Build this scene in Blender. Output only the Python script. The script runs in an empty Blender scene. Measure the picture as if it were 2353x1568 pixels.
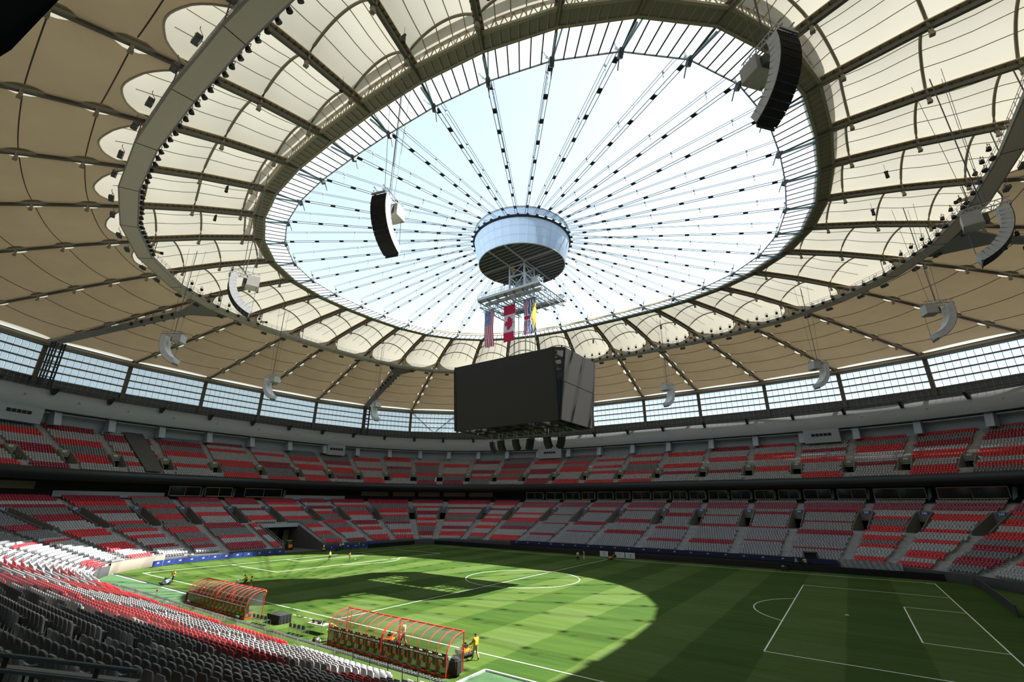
import bpy, bmesh, math, random
import numpy as np
from mathutils import Matrix, Vector
random.seed(7)
rng = np.random.default_rng(7)
SC = bpy.context.scene
COL = SC.collection
pi = math.pi

# ------------------------------------------------------------------ camera
CAM = np.array([45.566, -67.785, 11.3075]); YAW, PITCH, ROLL, FPX = -0.6154, 0.3465, 0.0057, 1036.70
_fw = np.array([math.sin(YAW)*math.cos(PITCH), math.cos(YAW)*math.cos(PITCH), math.sin(PITCH)])
_r = np.array([math.cos(YAW), -math.sin(YAW), 0.0]); _u = np.cross(_r, _fw)
_r2 = _r*math.cos(ROLL)+_u*math.sin(ROLL); _u2 = -_r*math.sin(ROLL)+_u*math.cos(ROLL)
cd = bpy.data.cameras.new('camera'); cam = bpy.data.objects.new('camera', cd); COL.objects.link(cam)
cd.sensor_width = 36; cd.lens = FPX/2353*36; cd.clip_start = .1; cd.clip_end = 2000
cam.matrix_world = Matrix(((_r2[0], _u2[0], -_fw[0], CAM[0]), (_r2[1], _u2[1], -_fw[1], CAM[1]), (_r2[2], _u2[2], -_fw[2], CAM[2]), (0, 0, 0, 1)))
SC.camera = cam
def project(P):
    d = np.asarray(P, float)-CAM; z = d@_fw; z = np.where(np.abs(z) < 1e-6, 1e-6, z)
    return 1176.5+FPX*(d@_r2)/z, 784-FPX*(d@_u2)/z, z

# ------------------------------------------------------------------ light
SUN_DIR = Vector((0.2886, 0.4055, 0.8673))
w = bpy.data.worlds.new('sky'); SC.world = w; w.use_nodes = True
nt = w.node_tree; nt.nodes.clear()
out = nt.nodes.new('ShaderNodeOutputWorld'); bg = nt.nodes.new('ShaderNodeBackground')
sky = nt.nodes.new('ShaderNodeTexSky'); sky.sky_type = 'NISHITA'; sky.sun_disc = False
sky.sun_elevation = math.radians(60.1); sky.sun_rotation = math.atan2(SUN_DIR.x, SUN_DIR.y)
sky.air_density = 1.0; sky.dust_density = .5; sky.ozone_density = 1.0
hsv = nt.nodes.new('ShaderNodeHueSaturation'); hsv.inputs['Saturation'].default_value = .42
nt.links.new(sky.outputs[0], hsv.inputs['Color']); tint = nt.nodes.new('ShaderNodeVectorMath'); tint.operation = 'MULTIPLY'; tint.inputs[1].default_value = (.95, 1.10, 1.06); nt.links.new(hsv.outputs[0], tint.inputs[0]); nt.links.new(tint.outputs[0], bg.inputs[0]); nt.links.new(bg.outputs[0], out.inputs[0])
bg.inputs[1].default_value = 0.32
sl = bpy.data.lights.new('sun', 'SUN'); sl.energy = 17.0; sl.angle = math.radians(.55); sl.color = (1, .965, .9)
so = bpy.data.objects.new('sun', sl); COL.objects.link(so); so.rotation_euler = SUN_DIR.to_track_quat('Z', 'Y').to_euler()
vs = SC.view_settings; vs.view_transform = 'Standard'; vs.look = 'None'; vs.gamma = 1; vs.use_curve_mapping = False; vs.exposure = 0.0

# ------------------------------------------------------------------ helpers
MATS = {}
def mat(name, col, rough=.6, metal=0., var=.12, scale=3., spec=.4, trans=None, clear=0., bump=0.):
    """procedural material: base colour with noise variation; trans=(amount, colour) adds translucency; clear adds transparency"""
    m = bpy.data.materials.new(name); m.use_nodes = True; n = m.node_tree; n.nodes.clear(); L = n.links.new
    o = n.nodes.new('ShaderNodeOutputMaterial'); p = n.nodes.new('ShaderNodeBsdfPrincipled')
    p.inputs['Roughness'].default_value = rough; p.inputs['Metallic'].default_value = metal; p.inputs['Specular IOR Level'].default_value = spec
    tc = n.nodes.new('ShaderNodeTexCoord'); nz = n.nodes.new('ShaderNodeTexNoise'); nz.inputs['Scale'].default_value = scale; nz.inputs['Detail'].default_value = 2
    L(tc.outputs['Object'], nz.inputs['Vector'])
    mp = n.nodes.new('ShaderNodeMapRange'); mp.inputs[3].default_value = 1-var; mp.inputs[4].default_value = 1+var; L(nz.outputs[0], mp.inputs[0])
    mx = n.nodes.new('ShaderNodeVectorMath'); mx.operation = 'SCALE'; mx.inputs[0].default_value = col[:3]; L(mp.outputs[0], mx.inputs[3])
    L(mx.outputs[0], p.inputs['Base Color'])
    if bump:
        b = n.nodes.new('ShaderNodeBump'); b.inputs['Strength'].default_value = bump; L(nz.outputs[0], b.inputs['Height']); L(b.outputs[0], p.inputs['Normal'])
    s = p.outputs[0]
    if trans:
        t = n.nodes.new('ShaderNodeBsdfTranslucent'); ms = n.nodes.new('ShaderNodeMixShader'); ms.inputs[0].default_value = trans[0]
        v2 = n.nodes.new('ShaderNodeVectorMath'); v2.operation = 'SCALE'; v2.inputs[0].default_value = trans[1]; L(mp.outputs[0], v2.inputs[3]); L(v2.outputs[0], t.inputs[0])
        L(s, ms.inputs[1]); L(t.outputs[0], ms.inputs[2]); s = ms.outputs[0]
    if clear:
        t = n.nodes.new('ShaderNodeBsdfTransparent'); ms = n.nodes.new('ShaderNodeMixShader'); ms.inputs[0].default_value = clear
        L(s, ms.inputs[1]); L(t.outputs[0], ms.inputs[2]); s = ms.outputs[0]
    L(s, o.inputs[0]); MATS[name] = m; return m
M = MATS

class MB:
    def __init__(s): s.v = []; s.f = []; s.m = []
    def add(s, V, F, m=0):
        k = len(s.v); s.v += [tuple(map(float, q)) for q in V]; s.f += [tuple(i+k for i in f) for f in F]; s.m += [m]*len(F); return s
    def box(s, c, d, R=None, m=0):
        V = np.array([(x, y, z) for x in (-.5, .5) for y in (-.5, .5) for z in (-.5, .5)])*np.array(d, float)
        if R is not None: V = V@np.array(R).T
        return s.add(V+np.array(c, float), [(0, 1, 3, 2), (4, 6, 7, 5), (0, 4, 5, 1), (2, 3, 7, 6), (0, 2, 6, 4), (1, 5, 7, 3)], m)
    def beam(s, a, b, wd, ht, m=0, up=(0, 0, 1)):
        a = np.array(a, float); b = np.array(b, float); t = b-a; l = np.linalg.norm(t)
        if l < 1e-6: return s
        t = t/l; up = np.array(up, float)
        if abs(t@up) > .95: up = np.array([1., 0, 0]) if abs(t[0]) < .9 else np.array([0, 1., 0])
        x = np.cross(t, up); x /= np.linalg.norm(x); y = np.cross(x, t)
        return s.box((a+b)/2, (wd, l, ht), np.stack([x, t, y], 1), m)
    def tube(s, pts, r, n=6, m=0, cap=True):
        P = np.array(pts, float); k = len(s.v); N = len(P); rr = np.broadcast_to(np.array(r, float), (N,))
        for i in range(N):
            t = P[min(i+1, N-1)]-P[max(i-1, 0)]; t = t/(np.linalg.norm(t)+1e-9)
            up = np.array([0, 0, 1.]) if abs(t[2]) < .9 else np.array([1., 0, 0])
            x = np.cross(t, up); x /= np.linalg.norm(x); y = np.cross(x, t)
            for j in range(n):
                a = 2*pi*j/n; s.v.append(tuple(P[i]+rr[i]*(math.cos(a)*x+math.sin(a)*y)))
        for i in range(N-1):
            for j in range(n):
                j2 = (j+1) % n; s.f.append((k+i*n+j, k+i*n+j2, k+(i+1)*n+j2, k+(i+1)*n+j)); s.m.append(m)
        if cap:
            s.f.append(tuple(k+j for j in range(n))); s.m.append(m); s.f.append(tuple(k+(N-1)*n+j for j in range(n))); s.m.append(m)
        return s
    def grid(s, fn, nu, nv, m=0):
        V = [fn(i/nu, j/nv) for i in range(nu+1) for j in range(nv+1)]
        F = [(i*(nv+1)+j, (i+1)*(nv+1)+j, (i+1)*(nv+1)+j+1, i*(nv+1)+j+1) for i in range(nu) for j in range(nv)]
        return s.add(V, F, m)
    def prism(s, poly, a, b, ax=1, m=0):
        """extrude a 2-D outline (u, v) along axis ax from a to b"""
        n = len(poly)
        def mk(u, v, h): return {0: (h, u, v), 1: (u, h, v), 2: (u, v, h)}[ax]
        V = [mk(u, v, a) for u, v in poly]+[mk(u, v, b) for u, v in poly]
        F = [tuple(range(n)), tuple(range(2*n-1, n-1, -1))]+[(i, i+n, (i+1) % n+n, (i+1) % n) for i in range(n)]
        return s.add(V, F, m)
    def sphere(s, c, r, n=10, k=7, m=0, half=False):
        c = np.array(c, float); r = np.broadcast_to(np.array(r, float), (3,)); lo = 0 if half else -pi/2
        return s.grid(lambda u, v: c+r*np.array([math.cos(lo+(pi/2-lo)*v)*math.cos(2*pi*u), math.cos(lo+(pi/2-lo)*v)*math.sin(2*pi*u), math.sin(lo+(pi/2-lo)*v)]), n, k, m)
    def mesh(s, name, mats, smooth=False):
        me = bpy.data.meshes.new(name); me.from_pydata(s.v, [], s.f); set_mats(me, mats)
        if len(me.materials) > 1: me.polygons.foreach_set('material_index', np.array(s.m, np.int32))
        if smooth: me.polygons.foreach_set('use_smooth', np.ones(len(s.f), bool))
        me.update(); return me
def set_mats(me, mats):
    for q in (mats if isinstance(mats, (list, tuple)) else [mats]): me.materials.append(M[q] if isinstance(q, str) else q)
def np_mesh(name, V, Q, mats, mi=None, smooth=False):
    V = np.asarray(V, np.float32); Q = np.asarray(Q, np.int32); k = Q.shape[1]
    me = bpy.data.meshes.new(name); me.vertices.add(len(V)); me.vertices.foreach_set('co', V.ravel())
    me.loops.add(Q.size); me.loops.foreach_set('vertex_index', Q.ravel()); me.polygons.add(len(Q))
    me.polygons.foreach_set('loop_start', np.arange(0, Q.size, k, dtype=np.int32)); me.polygons.foreach_set('loop_total', np.full(len(Q), k, np.int32))
    set_mats(me, mats)
    if mi is not None: me.polygons.foreach_set('material_index', np.asarray(mi, np.int32))
    if smooth: me.polygons.foreach_set('use_smooth', np.ones(len(Q), bool))
    me.update(calc_edges=True); me.validate(); return me
def put(name, me, parent=None, loc=(0, 0, 0), rz=0., scale=None, world=False):
    o = bpy.data.objects.new(name, me); COL.objects.link(o); o.location = loc; o.rotation_euler = (0, 0, rz)
    if scale is not None: o.scale = scale
    if parent is not None:
        o.parent = parent
        if world: o.matrix_parent_inverse = parent.matrix_basis.inverted()
    return o
def part(name, mb, mats, parent, world=False, smooth=False, label=None, **k):
    o = put(name, mb.mesh(name, mats, smooth), parent, world=world, **k)
    if label: o['label'] = label
    return o
def tag(o, label, cat, group=None, kind=None):
    o['label'] = label; o['category'] = cat
    if group: o['group'] = group
    if kind: o['kind'] = kind
    return o
def thing(name, label, cat, loc=(0, 0, 0), rz=0., group=None, kind=None):
    o = bpy.data.objects.new(name, None); COL.objects.link(o); o.location = loc; o.rotation_euler = (0, 0, rz); o.empty_display_size = .3
    return tag(o, label, cat, group, kind)
def dup(root, loc, rz, label, group=None, scale=None):
    r = root.copy(); COL.objects.link(r); r.location = loc; r.rotation_euler = (0, 0, rz); r['label'] = label
    if group: r['group'] = group
    if scale: r.scale = (scale,)*3
    for ch in list(root.children):
        c = ch.copy(); COL.objects.link(c); c.parent = r
        for g in ch.children:
            d = g.copy(); COL.objects.link(d); d.parent = c
    return r
ORD = ['first', 'second', 'third', 'fourth', 'fifth', 'sixth', 'seventh', 'eighth', 'ninth', 'tenth', 'eleventh', 'twelfth', 'thirteenth', 'fourteenth', 'fifteenth', 'sixteenth', 'seventeenth', 'eighteenth',
       'nineteenth', 'twentieth', 'twenty-first', 'twenty-second', 'twenty-third', 'twenty-fourth', 'twenty-fifth', 'twenty-sixth', 'twenty-seventh', 'twenty-eighth', 'twenty-ninth', 'thirtieth']
for tens, tenth in (('thirty', 'fortieth'), ('forty', 'fiftieth'), ('fifty', 'sixtieth'), ('sixty', 'seventieth')): ORD += [tens+'-'+q for q in ORD[:9]]+[tenth]
def text_mesh(body, size, align='CENTER', bold=.0):
    c = bpy.data.curves.new('lettering', 'FONT'); c.body = body; c.size = size; c.align_x = align; c.align_y = 'CENTER'; c.extrude = .004; c.offset = bold; c.resolution_u = 2
    o = bpy.data.objects.new('lettering', c); COL.objects.link(o)
    me = bpy.data.meshes.new_from_object(o.evaluated_get(bpy.context.evaluated_depsgraph_get())); bpy.data.objects.remove(o); me.name = 'lettering'; return me

# ------------------------------------------------------------------ materials
mat('concrete', (.30, .30, .31), .85, var=.2, scale=.6)
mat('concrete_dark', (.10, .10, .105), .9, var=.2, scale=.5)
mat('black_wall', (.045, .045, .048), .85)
mat('portal_wall', (.17, .165, .16), .85)
mat('portal_upper', (.20, .20, .155), .85)
mat('beige_wall', (.20, .18, .145), .8, var=.06, scale=.4)
mat('fascia_grey', (.40, .43, .47), .75, var=.06, scale=.15)
mat('panel_grey', (.33, .37, .41), .7, var=.05)
mat('fin_blue', (.42, .48, .56), .7, var=.05)
mat('black', (.012, .012, .014), .5)
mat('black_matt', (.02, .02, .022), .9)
mat('led_black', (.010, .011, .014), .35, var=.3, scale=40)
mat('near_black_steel', (.03, .03, .032), .5, .2)
mat('steel', (.42, .43, .45), .4, .5)
mat('steel_light', (.62, .65, .70), .45, .2)
mat('steel_dark', (.10, .105, .11), .5, .3)
mat('rail_blue', (.11, .155, .19), .35, .3)
mat('olive', (.40, .365, .27), .7, var=.08)
mat('olive_mid', (.30, .275, .21), .7)
mat('olive_dark', (.145, .135, .11), .7)
mat('tan_wood', (.52, .42, .26), .7, var=.15)
mat('beam_brown', (.50, .43, .35), .75, var=.06)
mat('catwalk_deck', (.70, .62, .52), .8, var=.04)
mat('beam_grey', (.30, .29, .27), .7)
mat('membrane', (.62, .60, .53), .8, var=.05, scale=.25, spec=.1, trans=(.147, (.80, .76, .65)))
mat('outer_skin', (.70, .68, .62), .8, var=.03, scale=.2, spec=.1, trans=(.150, (.78, .74, .62)))
mat('liner', (.38, .325, .255), .9, var=.10, scale=.22, spec=.1, trans=(.45, (.50, .41, .29)))
mat('seam', (.30, .26, .15), .8)
mat('seam_dark', (.07, .065, .055), .8)
mat('arch_tube', (.25, .23, .165), .6)
mat('roof_glass', (.85, .88, .9), .25, var=.03, spec=.5, trans=(.50, (.85, .88, .90)), clear=.05)
mat('teal_glass', (.12, .22, .25), .2, trans=(.3, (.3, .5, .55)), clear=.2)
mat('cushion', (.50, .58, .68), .18, var=.14, scale=.35, spec=.6, trans=(.26, (.66, .74, .86)), clear=.20)
mat('cushion_frame', (.16, .165, .16), .6)
mat('hub_skin', (.62, .68, .76), .5, var=.03, trans=(.45, (.62, .72, .85)))
mat('hub_dark', (.06, .06, .06), .7, var=.15)
mat('hub_beam', (.40, .40, .37), .6)
mat('cable', (.17, .17, .19), .45, .4)
mat('cable_light', (.45, .47, .5), .45, .4)
mat('clamp', (.02, .02, .025), .5)
mat('speaker_grille', (.022, .022, .024), .75, var=.3, scale=30)
mat('speaker_grey', (.33, .36, .40), .6)
mat('speaker_side', (.62, .64, .68), .6)
mat('amp_box', (.45, .45, .43), .6)
mat('amp_base', (.34, .32, .25), .7)
mat('screen', (.045, .044, .042), .7, var=.15, scale=60, spec=.2)
mat('smoke_glass', (.02, .03, .045), .08, spec=.6, clear=.35)
mat('cabin_glass', (.30, .31, .28), .12, spec=.5, clear=.80)
mat('dugout_glass', (.09, .09, .07), .1, spec=.5, clear=.66)
mat('dark_glass', (.035, .04, .03), .1, spec=.6, clear=.42)
mat('dugout_red', (.75, .05, .035), .35, var=.05)
mat('banner_maroon', (.06, .012, .016), .6)
mat('white_paint', (.80, .80, .80), .6, var=.05)
mat('white_line', (.72, .76, .70), .9, var=.12, scale=4)
mat('board_blue', (.02, .045, .22), .5, var=.1)
mat('board_navy', (.012, .018, .07), .5)
mat('board_dark', (.045, .045, .055), .6)
mat('sign_blue', (.03, .06, .28), .5)
mat('board_white', (.62, .66, .72), .4)
mat('seat_red', (.62, .025, .035), .45, var=.06)
mat('seat_wine', (.30, .012, .035), .45, var=.06)
mat('seat_grey', (.37, .38, .40), .5, var=.05)
mat('seat_charcoal_and_shaded', (.16, .17, .185), .5, var=.05)  # dark seats of the bands, plus shade coloured into the near upper rows
mat('seat_plum', (.27, .06, .10), .5, var=.06)
mat('seat_slate', (.27, .275, .30), .5, var=.05)
mat('seat_back_taupe', (.125, .10, .085), .7, var=.08)
mat('seat_back_dark', (.13, .125, .125), .7, var=.08)
mat('seat_dot', (.75, .77, .8), .5)
mat('yellow', (.80, .62, .06), .5)
mat('hivis', (.62, .82, .06), .7)
mat('orange', (.85, .26, .03), .6)
mat('mower_orange', (.85, .33, .03), .4)
mat('mower_blue', (.30, .45, .60), .4)
mat('skin', (.45, .24, .16), .6)
mat('skin_dark', (.20, .10, .07), .6)
mat('cloth_black', (.018, .018, .02), .85, bump=.3, scale=6)
mat('cloth_navy', (.02, .025, .05), .85)
mat('cloth_khaki', (.42, .34, .22), .85)
mat('cloth_red', (.40, .02, .03), .8)
mat('cloth_white', (.75, .75, .72), .8)
mat('hair', (.02, .015, .012), .8)
mat('rubber', (.015, .015, .016), .8)
mat('plastic_chair', (.045, .05, .045), .5)
mat('table_top', (.62, .54, .42), .6)
mat('green_plastic', (.03, .32, .12), .5)
mat('tractor_orange', (.80, .25, .03), .4)
mat('flag_red', (.62, .025, .09), .8, trans=(.45, (.75, .04, .12)))
mat('flag_white', (.80, .80, .82), .8, trans=(.45, (.85, .86, .9)))
mat('flag_blue', (.05, .10, .38), .8, trans=(.4, (.08, .16, .5)))
mat('flag_yellow', (.80, .62, .12), .8, trans=(.45, (.9, .7, .15)))
mat('sheet_silver', (.30, .32, .35), .35, .3, var=.25, scale=2)
mat('teal_lit', (.10, .22, .24), .3)

def grass_material():
    m = bpy.data.materials.new('mown_grass'); m.use_nodes = True; n = m.node_tree; n.nodes.clear(); L = n.links.new
    N = lambda t: n.nodes.new(t)
    def mth(op, a, b=None, c=None):
        q = N('ShaderNodeMath'); q.operation = op
        for i, v in enumerate((a, b, c)):
            if v is None: continue
            if isinstance(v, (int, float)): q.inputs[i].default_value = v
            else: L(v, q.inputs[i])
        return q.outputs[0]
    o = N('ShaderNodeOutputMaterial'); p = N('ShaderNodeBsdfPrincipled'); p.inputs['Roughness'].default_value = .85; p.inputs['Specular IOR Level'].default_value = .15
    tc = N('ShaderNodeTexCoord'); sp = N('ShaderNodeSeparateXYZ'); L(tc.outputs['Object'], sp.inputs[0])
    def stripes(axis, off, wid, soft, wob):
        nz = N('ShaderNodeTexNoise'); nz.inputs['Scale'].default_value = .35; L(tc.outputs['Object'], nz.inputs['Vector'])
        a = mth('ADD', mth('SUBTRACT', sp.outputs[axis], off), mth('MULTIPLY', mth('SUBTRACT', nz.outputs[0], .5), wob))
        s = mth('SINE', mth('MULTIPLY', a, pi/wid))
        r = N('ShaderNodeMapRange'); r.inputs[1].default_value = -soft; r.inputs[2].default_value = soft; L(s, r.inputs[0]); return r.outputs[0]
    sx = stripes(0, 37.48, 5.5, .05, .35); sy = stripes(1, 1.5, 5.5, .10, .5)
    mp = N('ShaderNodeMapping'); mp.inputs['Scale'].default_value = (.16, 1.4, 1); mp.inputs['Rotation'].default_value = (0, 0, -.06); L(tc.outputs['Object'], mp.inputs[0])
    n1 = N('ShaderNodeTexNoise'); n1.inputs['Scale'].default_value = 1.0; n1.inputs['Detail'].default_value = 3; L(mp.outputs[0], n1.inputs['Vector'])
    n2 = N('ShaderNodeTexNoise'); n2.inputs['Scale'].default_value = 22; n2.inputs['Detail'].default_value = 3; L(tc.outputs['Object'], n2.inputs['Vector'])
    n3 = N('ShaderNodeTexNoise'); n3.inputs['Scale'].default_value = .10; L(tc.outputs['Object'], n3.inputs['Vector'])
    f = mth('ADD', mth('MULTIPLY', sx, .42), mth('ADD', mth('MULTIPLY', sy, .12), .12))
    f = mth('ADD', f, mth('MULTIPLY', mth('SUBTRACT', n1.outputs[0], .5), .75))
    f = mth('ADD', f, mth('MULTIPLY', mth('SUBTRACT', n2.outputs[0], .5), .35))
    cr = N('ShaderNodeValToRGB'); L(f, cr.inputs[0]); e = cr.color_ramp.elements
    e[0].position = 0; e[0].color = (.019, .054, .004, 1); e[1].position = 1; e[1].color = (.076, .116, .038, 1)
    q = e.new(.45); q.color = (.043, .083, .008, 1)
    hs = N('ShaderNodeMix'); hs.data_type = 'RGBA'; hs.blend_type = 'MULTIPLY'; hs.inputs[0].default_value = .35
    c2 = N('ShaderNodeValToRGB'); L(n3.outputs[0], c2.inputs[0]); c2.color_ramp.elements[0].color = (.75, .9, .8, 1); c2.color_ramp.elements[1].color = (1.25, 1.1, .9, 1)
    L(cr.outputs[0], hs.inputs[6]); L(c2.outputs[0], hs.inputs[7]); L(hs.outputs[2], p.inputs['Base Color'])
    b = N('ShaderNodeBump'); b.inputs['Strength'].default_value = .4; b.inputs['Distance'].default_value = .03; L(n2.outputs[0], b.inputs['Height']); L(b.outputs[0], p.inputs['Normal'])
    L(p.outputs[0], o.inputs[0]); MATS['grass'] = m
grass_material()
mat('apron_turf', (.042, .104, .038), .9, var=.25, scale=1.2)
mat('outside_ground', (.22, .22, .21), .9)

# ------------------------------------------------------------------ bowl geometry (offset curves of one oval)
def oval(t, a=66., b=46., n=4.):
    c, s = np.cos(t), np.sin(t); x = a*np.sign(c)*np.abs(c)**(2/n); y = b*np.sign(s)*np.abs(s)**(2/n)
    nx = np.sign(x)*np.abs(x/a)**(n-1)/a; ny = np.sign(y)*np.abs(y/b)**(n-1)/b; l = np.hypot(nx, ny); return x, y, nx/l, ny/l
_t = np.linspace(-pi, pi, 40001); _x, _y, _nx, _ny = oval(_t)
_s = np.concatenate([[0], np.cumsum(np.hypot(np.diff(_x), np.diff(_y)))]); LT = _s[-1]
NC = 1576; S_COL = np.arange(NC)*LT/NC
def ring(s, d=0.):
    s = np.mod(s, LT); x = np.interp(s, _s, _x); y = np.interp(s, _s, _y); nx = np.interp(s, _s, _nx); ny = np.interp(s, _s, _ny)
    l = np.hypot(nx, ny); return x+d*nx/l, y+d*ny/l, nx/l, ny/l
def rp(s, d, z):
    x, y, _, _ = ring(s, d); return (float(x), float(y), float(z))
def rz_in(s):
    """rotation about z so that local +y points outward (away from the pitch)"""
    _, _, nx, ny = ring(s); return math.atan2(float(ny), float(nx))-pi/2
ROW_D, NROW = .8, 38
def z_lo(d): return 1.2+.32*d+.0012*d*d
UP0, UROW_D, NUP = 28.0, .82, 22
def z_up(d): return 17.5+.62*(d-UP0)
LOW_SIGN = {224: 29.6, 225: 22.9, 226: 16.0, 227: 6.2, 228: 390.7, 229: 380.1, 230: 372.9, 231: 365.8, 233: 359.1, 234: 353.8, 236: 345.4, 237: 338.7, 238: 327.7, 239: 317.9, 240: 306.6, 241: 293.9, 242: 283.8, 243: 272.6, 244: 262.9, 245: 252.6, 246: 246.0, 247: 239.5, 223: 36.0}
LOW_MORE = [233, 226, 218, 207, 197, 187, 176, 168, 161, 154, 148.4, 141.8, 131.5, 121.8, 110.6, 100.5, 87.8, 76.5, 66.7, 55.7, 49.0, 41.5]
UP_SIGN = dict(zip(range(423, 448), [33.2, 29.1, 24.2, 17.7, 8.1, 390.1, 379.7, 372.4, 367.1, 362.7, 358.8, 355.0, 350.6, 345.5, 338.9, 330.8, 321.2, 309.9, 297.6, 284.2, 272.7, 262.9, 254.6, 247.8, 242.2]))
UP_MORE = [236.5, 229, 219, 209, 197, 185, 175, 165, 158, 152, 146, 140, 131, 121, 110, 97, 84, 73, 63, 55, 48, 43, 38]
TUN_S = (386.9, 397.3)   # tunnel in the left-hand end stand, base-curve stations (wraps past LT)
def in_tunnel(s): return (np.mod(s-TUN_S[0], LT) < TUN_S[1]-TUN_S[0])

# ------------------------------------------------------------------ floor
fl = thing('floor', 'mown green grass pitch with light and dark stripes', 'pitch', kind='structure')
xs, ys, _, _ = ring(S_COL, .4)
me = bpy.data.meshes.new('grass_surface'); me.from_pydata([(float(a), float(b), 0) for a, b in zip(xs, ys)], [], [tuple(range(NC))]); set_mats(me, 'grass'); put('grass_surface', me, fl)
HL, HW, LW = 53.98, 34.32, .115
def line(name, a, b):
    mb = MB().beam((a[0], a[1], .006), (b[0], b[1], .006), LW, .012); part(name, mb, 'white_line', fl)
for y in (-HW, HW): line('touchline', (-HL, y), (HL, y))
for x in (-HL, HL): line('goal_line', (x, -HW), (x, HW))
line('halfway_line', (0, -HW), (0, HW))
def arc_line(name, c, r, a0, a1, n=72):
    mb = MB()
    mb.grid(lambda u, v: (c[0]+(r+(v-.5)*LW)*math.cos(a0+(a1-a0)*u), c[1]+(r+(v-.5)*LW)*math.sin(a0+(a1-a0)*u), .011), n, 1); part(name, mb, 'white_line', fl)
arc_line('centre_circle', (0, 0), 9.15, 0, 2*pi)
for sg in (-1, 1):
    for dx, hy, nm in ((16.5, 20.16, 'penalty_area_line'), (5.5, 9.16, 'goal_area_line')):
        x0, x1 = sg*HL, sg*(HL-dx); line(nm, (x0, -hy), (x1, -hy)); line(nm, (x0, hy), (x1, hy)); line(nm, (x1, -hy), (x1, hy))
    c = math.acos(5.5/9.15); a = pi if sg > 0 else 0; arc_line('penalty_arc', (sg*(HL-11), 0), 9.15, a-c, a+c, 32)
    part('penalty_spot', MB().prism([(sg*(HL-11)+.2*math.cos(k*pi/6), .2*math.sin(k*pi/6)) for k in range(12)], .004, .012, 2), 'white_line', fl)
    for sy in (-1, 1): arc_line('corner_arc', (sg*HL, sy*HW), 1.0, (0 if sg < 0 else pi/2) if sy < 0 else (-pi/2 if sg < 0 else pi), ((0 if sg < 0 else pi/2) if sy < 0 else (-pi/2 if sg < 0 else pi))+pi/2, 10)
mb = MB(); mb.add([(-61.5, -37.5, .008), (-24, -37.5, .008), (-21.6, -41, .008), (-21.6, -45.6, .008), (-50, -45.6, .008), (-61.5, -38.5, .008)], [tuple(range(6))]); part('apron_turf', mb, 'apron_turf', fl)
for k, (xa, xb) in enumerate(((-60, -56.2), (-54.5, -41.5), (-35.6, -25.5))):
    part('edge_strip', MB().beam((xa, -37.75, .02), (xb, -37.75, .02), .22, .03), 'white_paint', fl)
part('edge_channel', MB().beam((-61, -37.35, .02), (-23.5, -37.35, .02), .3, .03), 'black_matt', fl)
part('edge_strip', MB().beam((-24.5, -41.2, .02), (-21.4, -40.5, .02), .14, .03), 'white_paint', fl)
for k in range(7): part('technical_area_mark', MB().beam((-6.5+1.0*k, -35.9, .006), (-6.0+1.0*k, -35.9, .006), .1, .012), 'white_line', fl)
for k in range(9): part('technical_area_mark', MB().beam((9.5+1.15*k, -36.6, .006), (10.1+1.15*k, -36.6, .006), .1, .012), 'white_line', fl)
gr = MB(); gr.grid(lambda u, v: (700*(.17+.83*v)*math.cos(2*pi*u), 700*(.15+.85*v)*math.sin(2*pi*u), -.6), 48, 3)
tag(part('ground', gr, 'outside_ground', None), 'paved ground outside the stadium walls', 'ground', kind='structure')

# ------------------------------------------------------------------ terraces
def tang(s0, s, d):
    """tangential distance at offset d between stations s and s0"""
    x0, y0, nx, ny = ring(s0, d); x, y, _, _ = ring(s, d); tx, ty = -ny, nx
    dd = np.mod(s-s0+LT/2, LT)-LT/2
    return np.where(np.abs(dd) < 40, (x-x0)*tx+(y-y0)*ty, 999.)
P_D0, P_D1, P_HW = 15.2, 24.0, 1.35
U_D0, U_D1, U_HW = 30.46, 33.74, 1.3
ALL_LOW = list(LOW_SIGN.values())+LOW_MORE; ALL_UP = list(UP_SIGN.values())+UP_MORE
def terrace(name, d0, dd, n, zf, signs, pd0, pd1, hw, base_z, tunnel, label):
    V = []; Q = []
    X = [ring(S_COL, d0+dd*j)[:2] for j in range(n+1)]
    def vid(k, c): return k*NC+c % NC
    lev = []
    for j in range(n):
        z = zf(d0+dd*j); lev.append((X[j], z)); lev.append((X[j+1], z))
    V = np.concatenate([np.stack([a[0], a[1], np.full(NC, z)], 1) for a, z in lev])
    cols = np.arange(NC); mid = S_COL+LT/NC/2
    hole = np.zeros((n, NC), bool)
    for j in range(n):
        dj = d0+dd*(j+.5)
        if pd0 <= dj <= pd1:
            for s0 in signs: hole[j] |= np.abs(tang(s0, mid, dj)) < hw
        if tunnel and dj < 12.8: hole[j] |= in_tunnel(mid)
    for j in range(n):
        c = cols[~hole[j]]
        Q.append(np.stack([(2*j)*NC+c, (2*j)*NC+(c+1) % NC, (2*j+1)*NC+(c+1) % NC, (2*j+1)*NC+c], 1))
        if j < n-1:
            c = cols[~(hole[j] & hole[j+1])]
            Q.append(np.stack([(2*j+1)*NC+c, (2*j+1)*NC+(c+1) % NC, (2*j+2)*NC+(c+1) % NC, (2*j+2)*NC+c], 1))
    me = np_mesh(name, V, np.concatenate(Q), 'concrete'); o = put(name, me); tag(o, label, 'terrace', kind='structure'); return o
lt = terrace('lower_terrace', 0., ROW_D, NROW, z_lo, ALL_LOW, P_D0, P_D1, P_HW, 0, True, 'grey stepped concrete terrace of the lower seating bowl')
ut = terrace('upper_terrace', UP0, UROW_D, NUP, z_up, ALL_UP, U_D0, U_D1, U_HW, 0, False, 'grey stepped concrete terrace of the upper seating tier')
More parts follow.
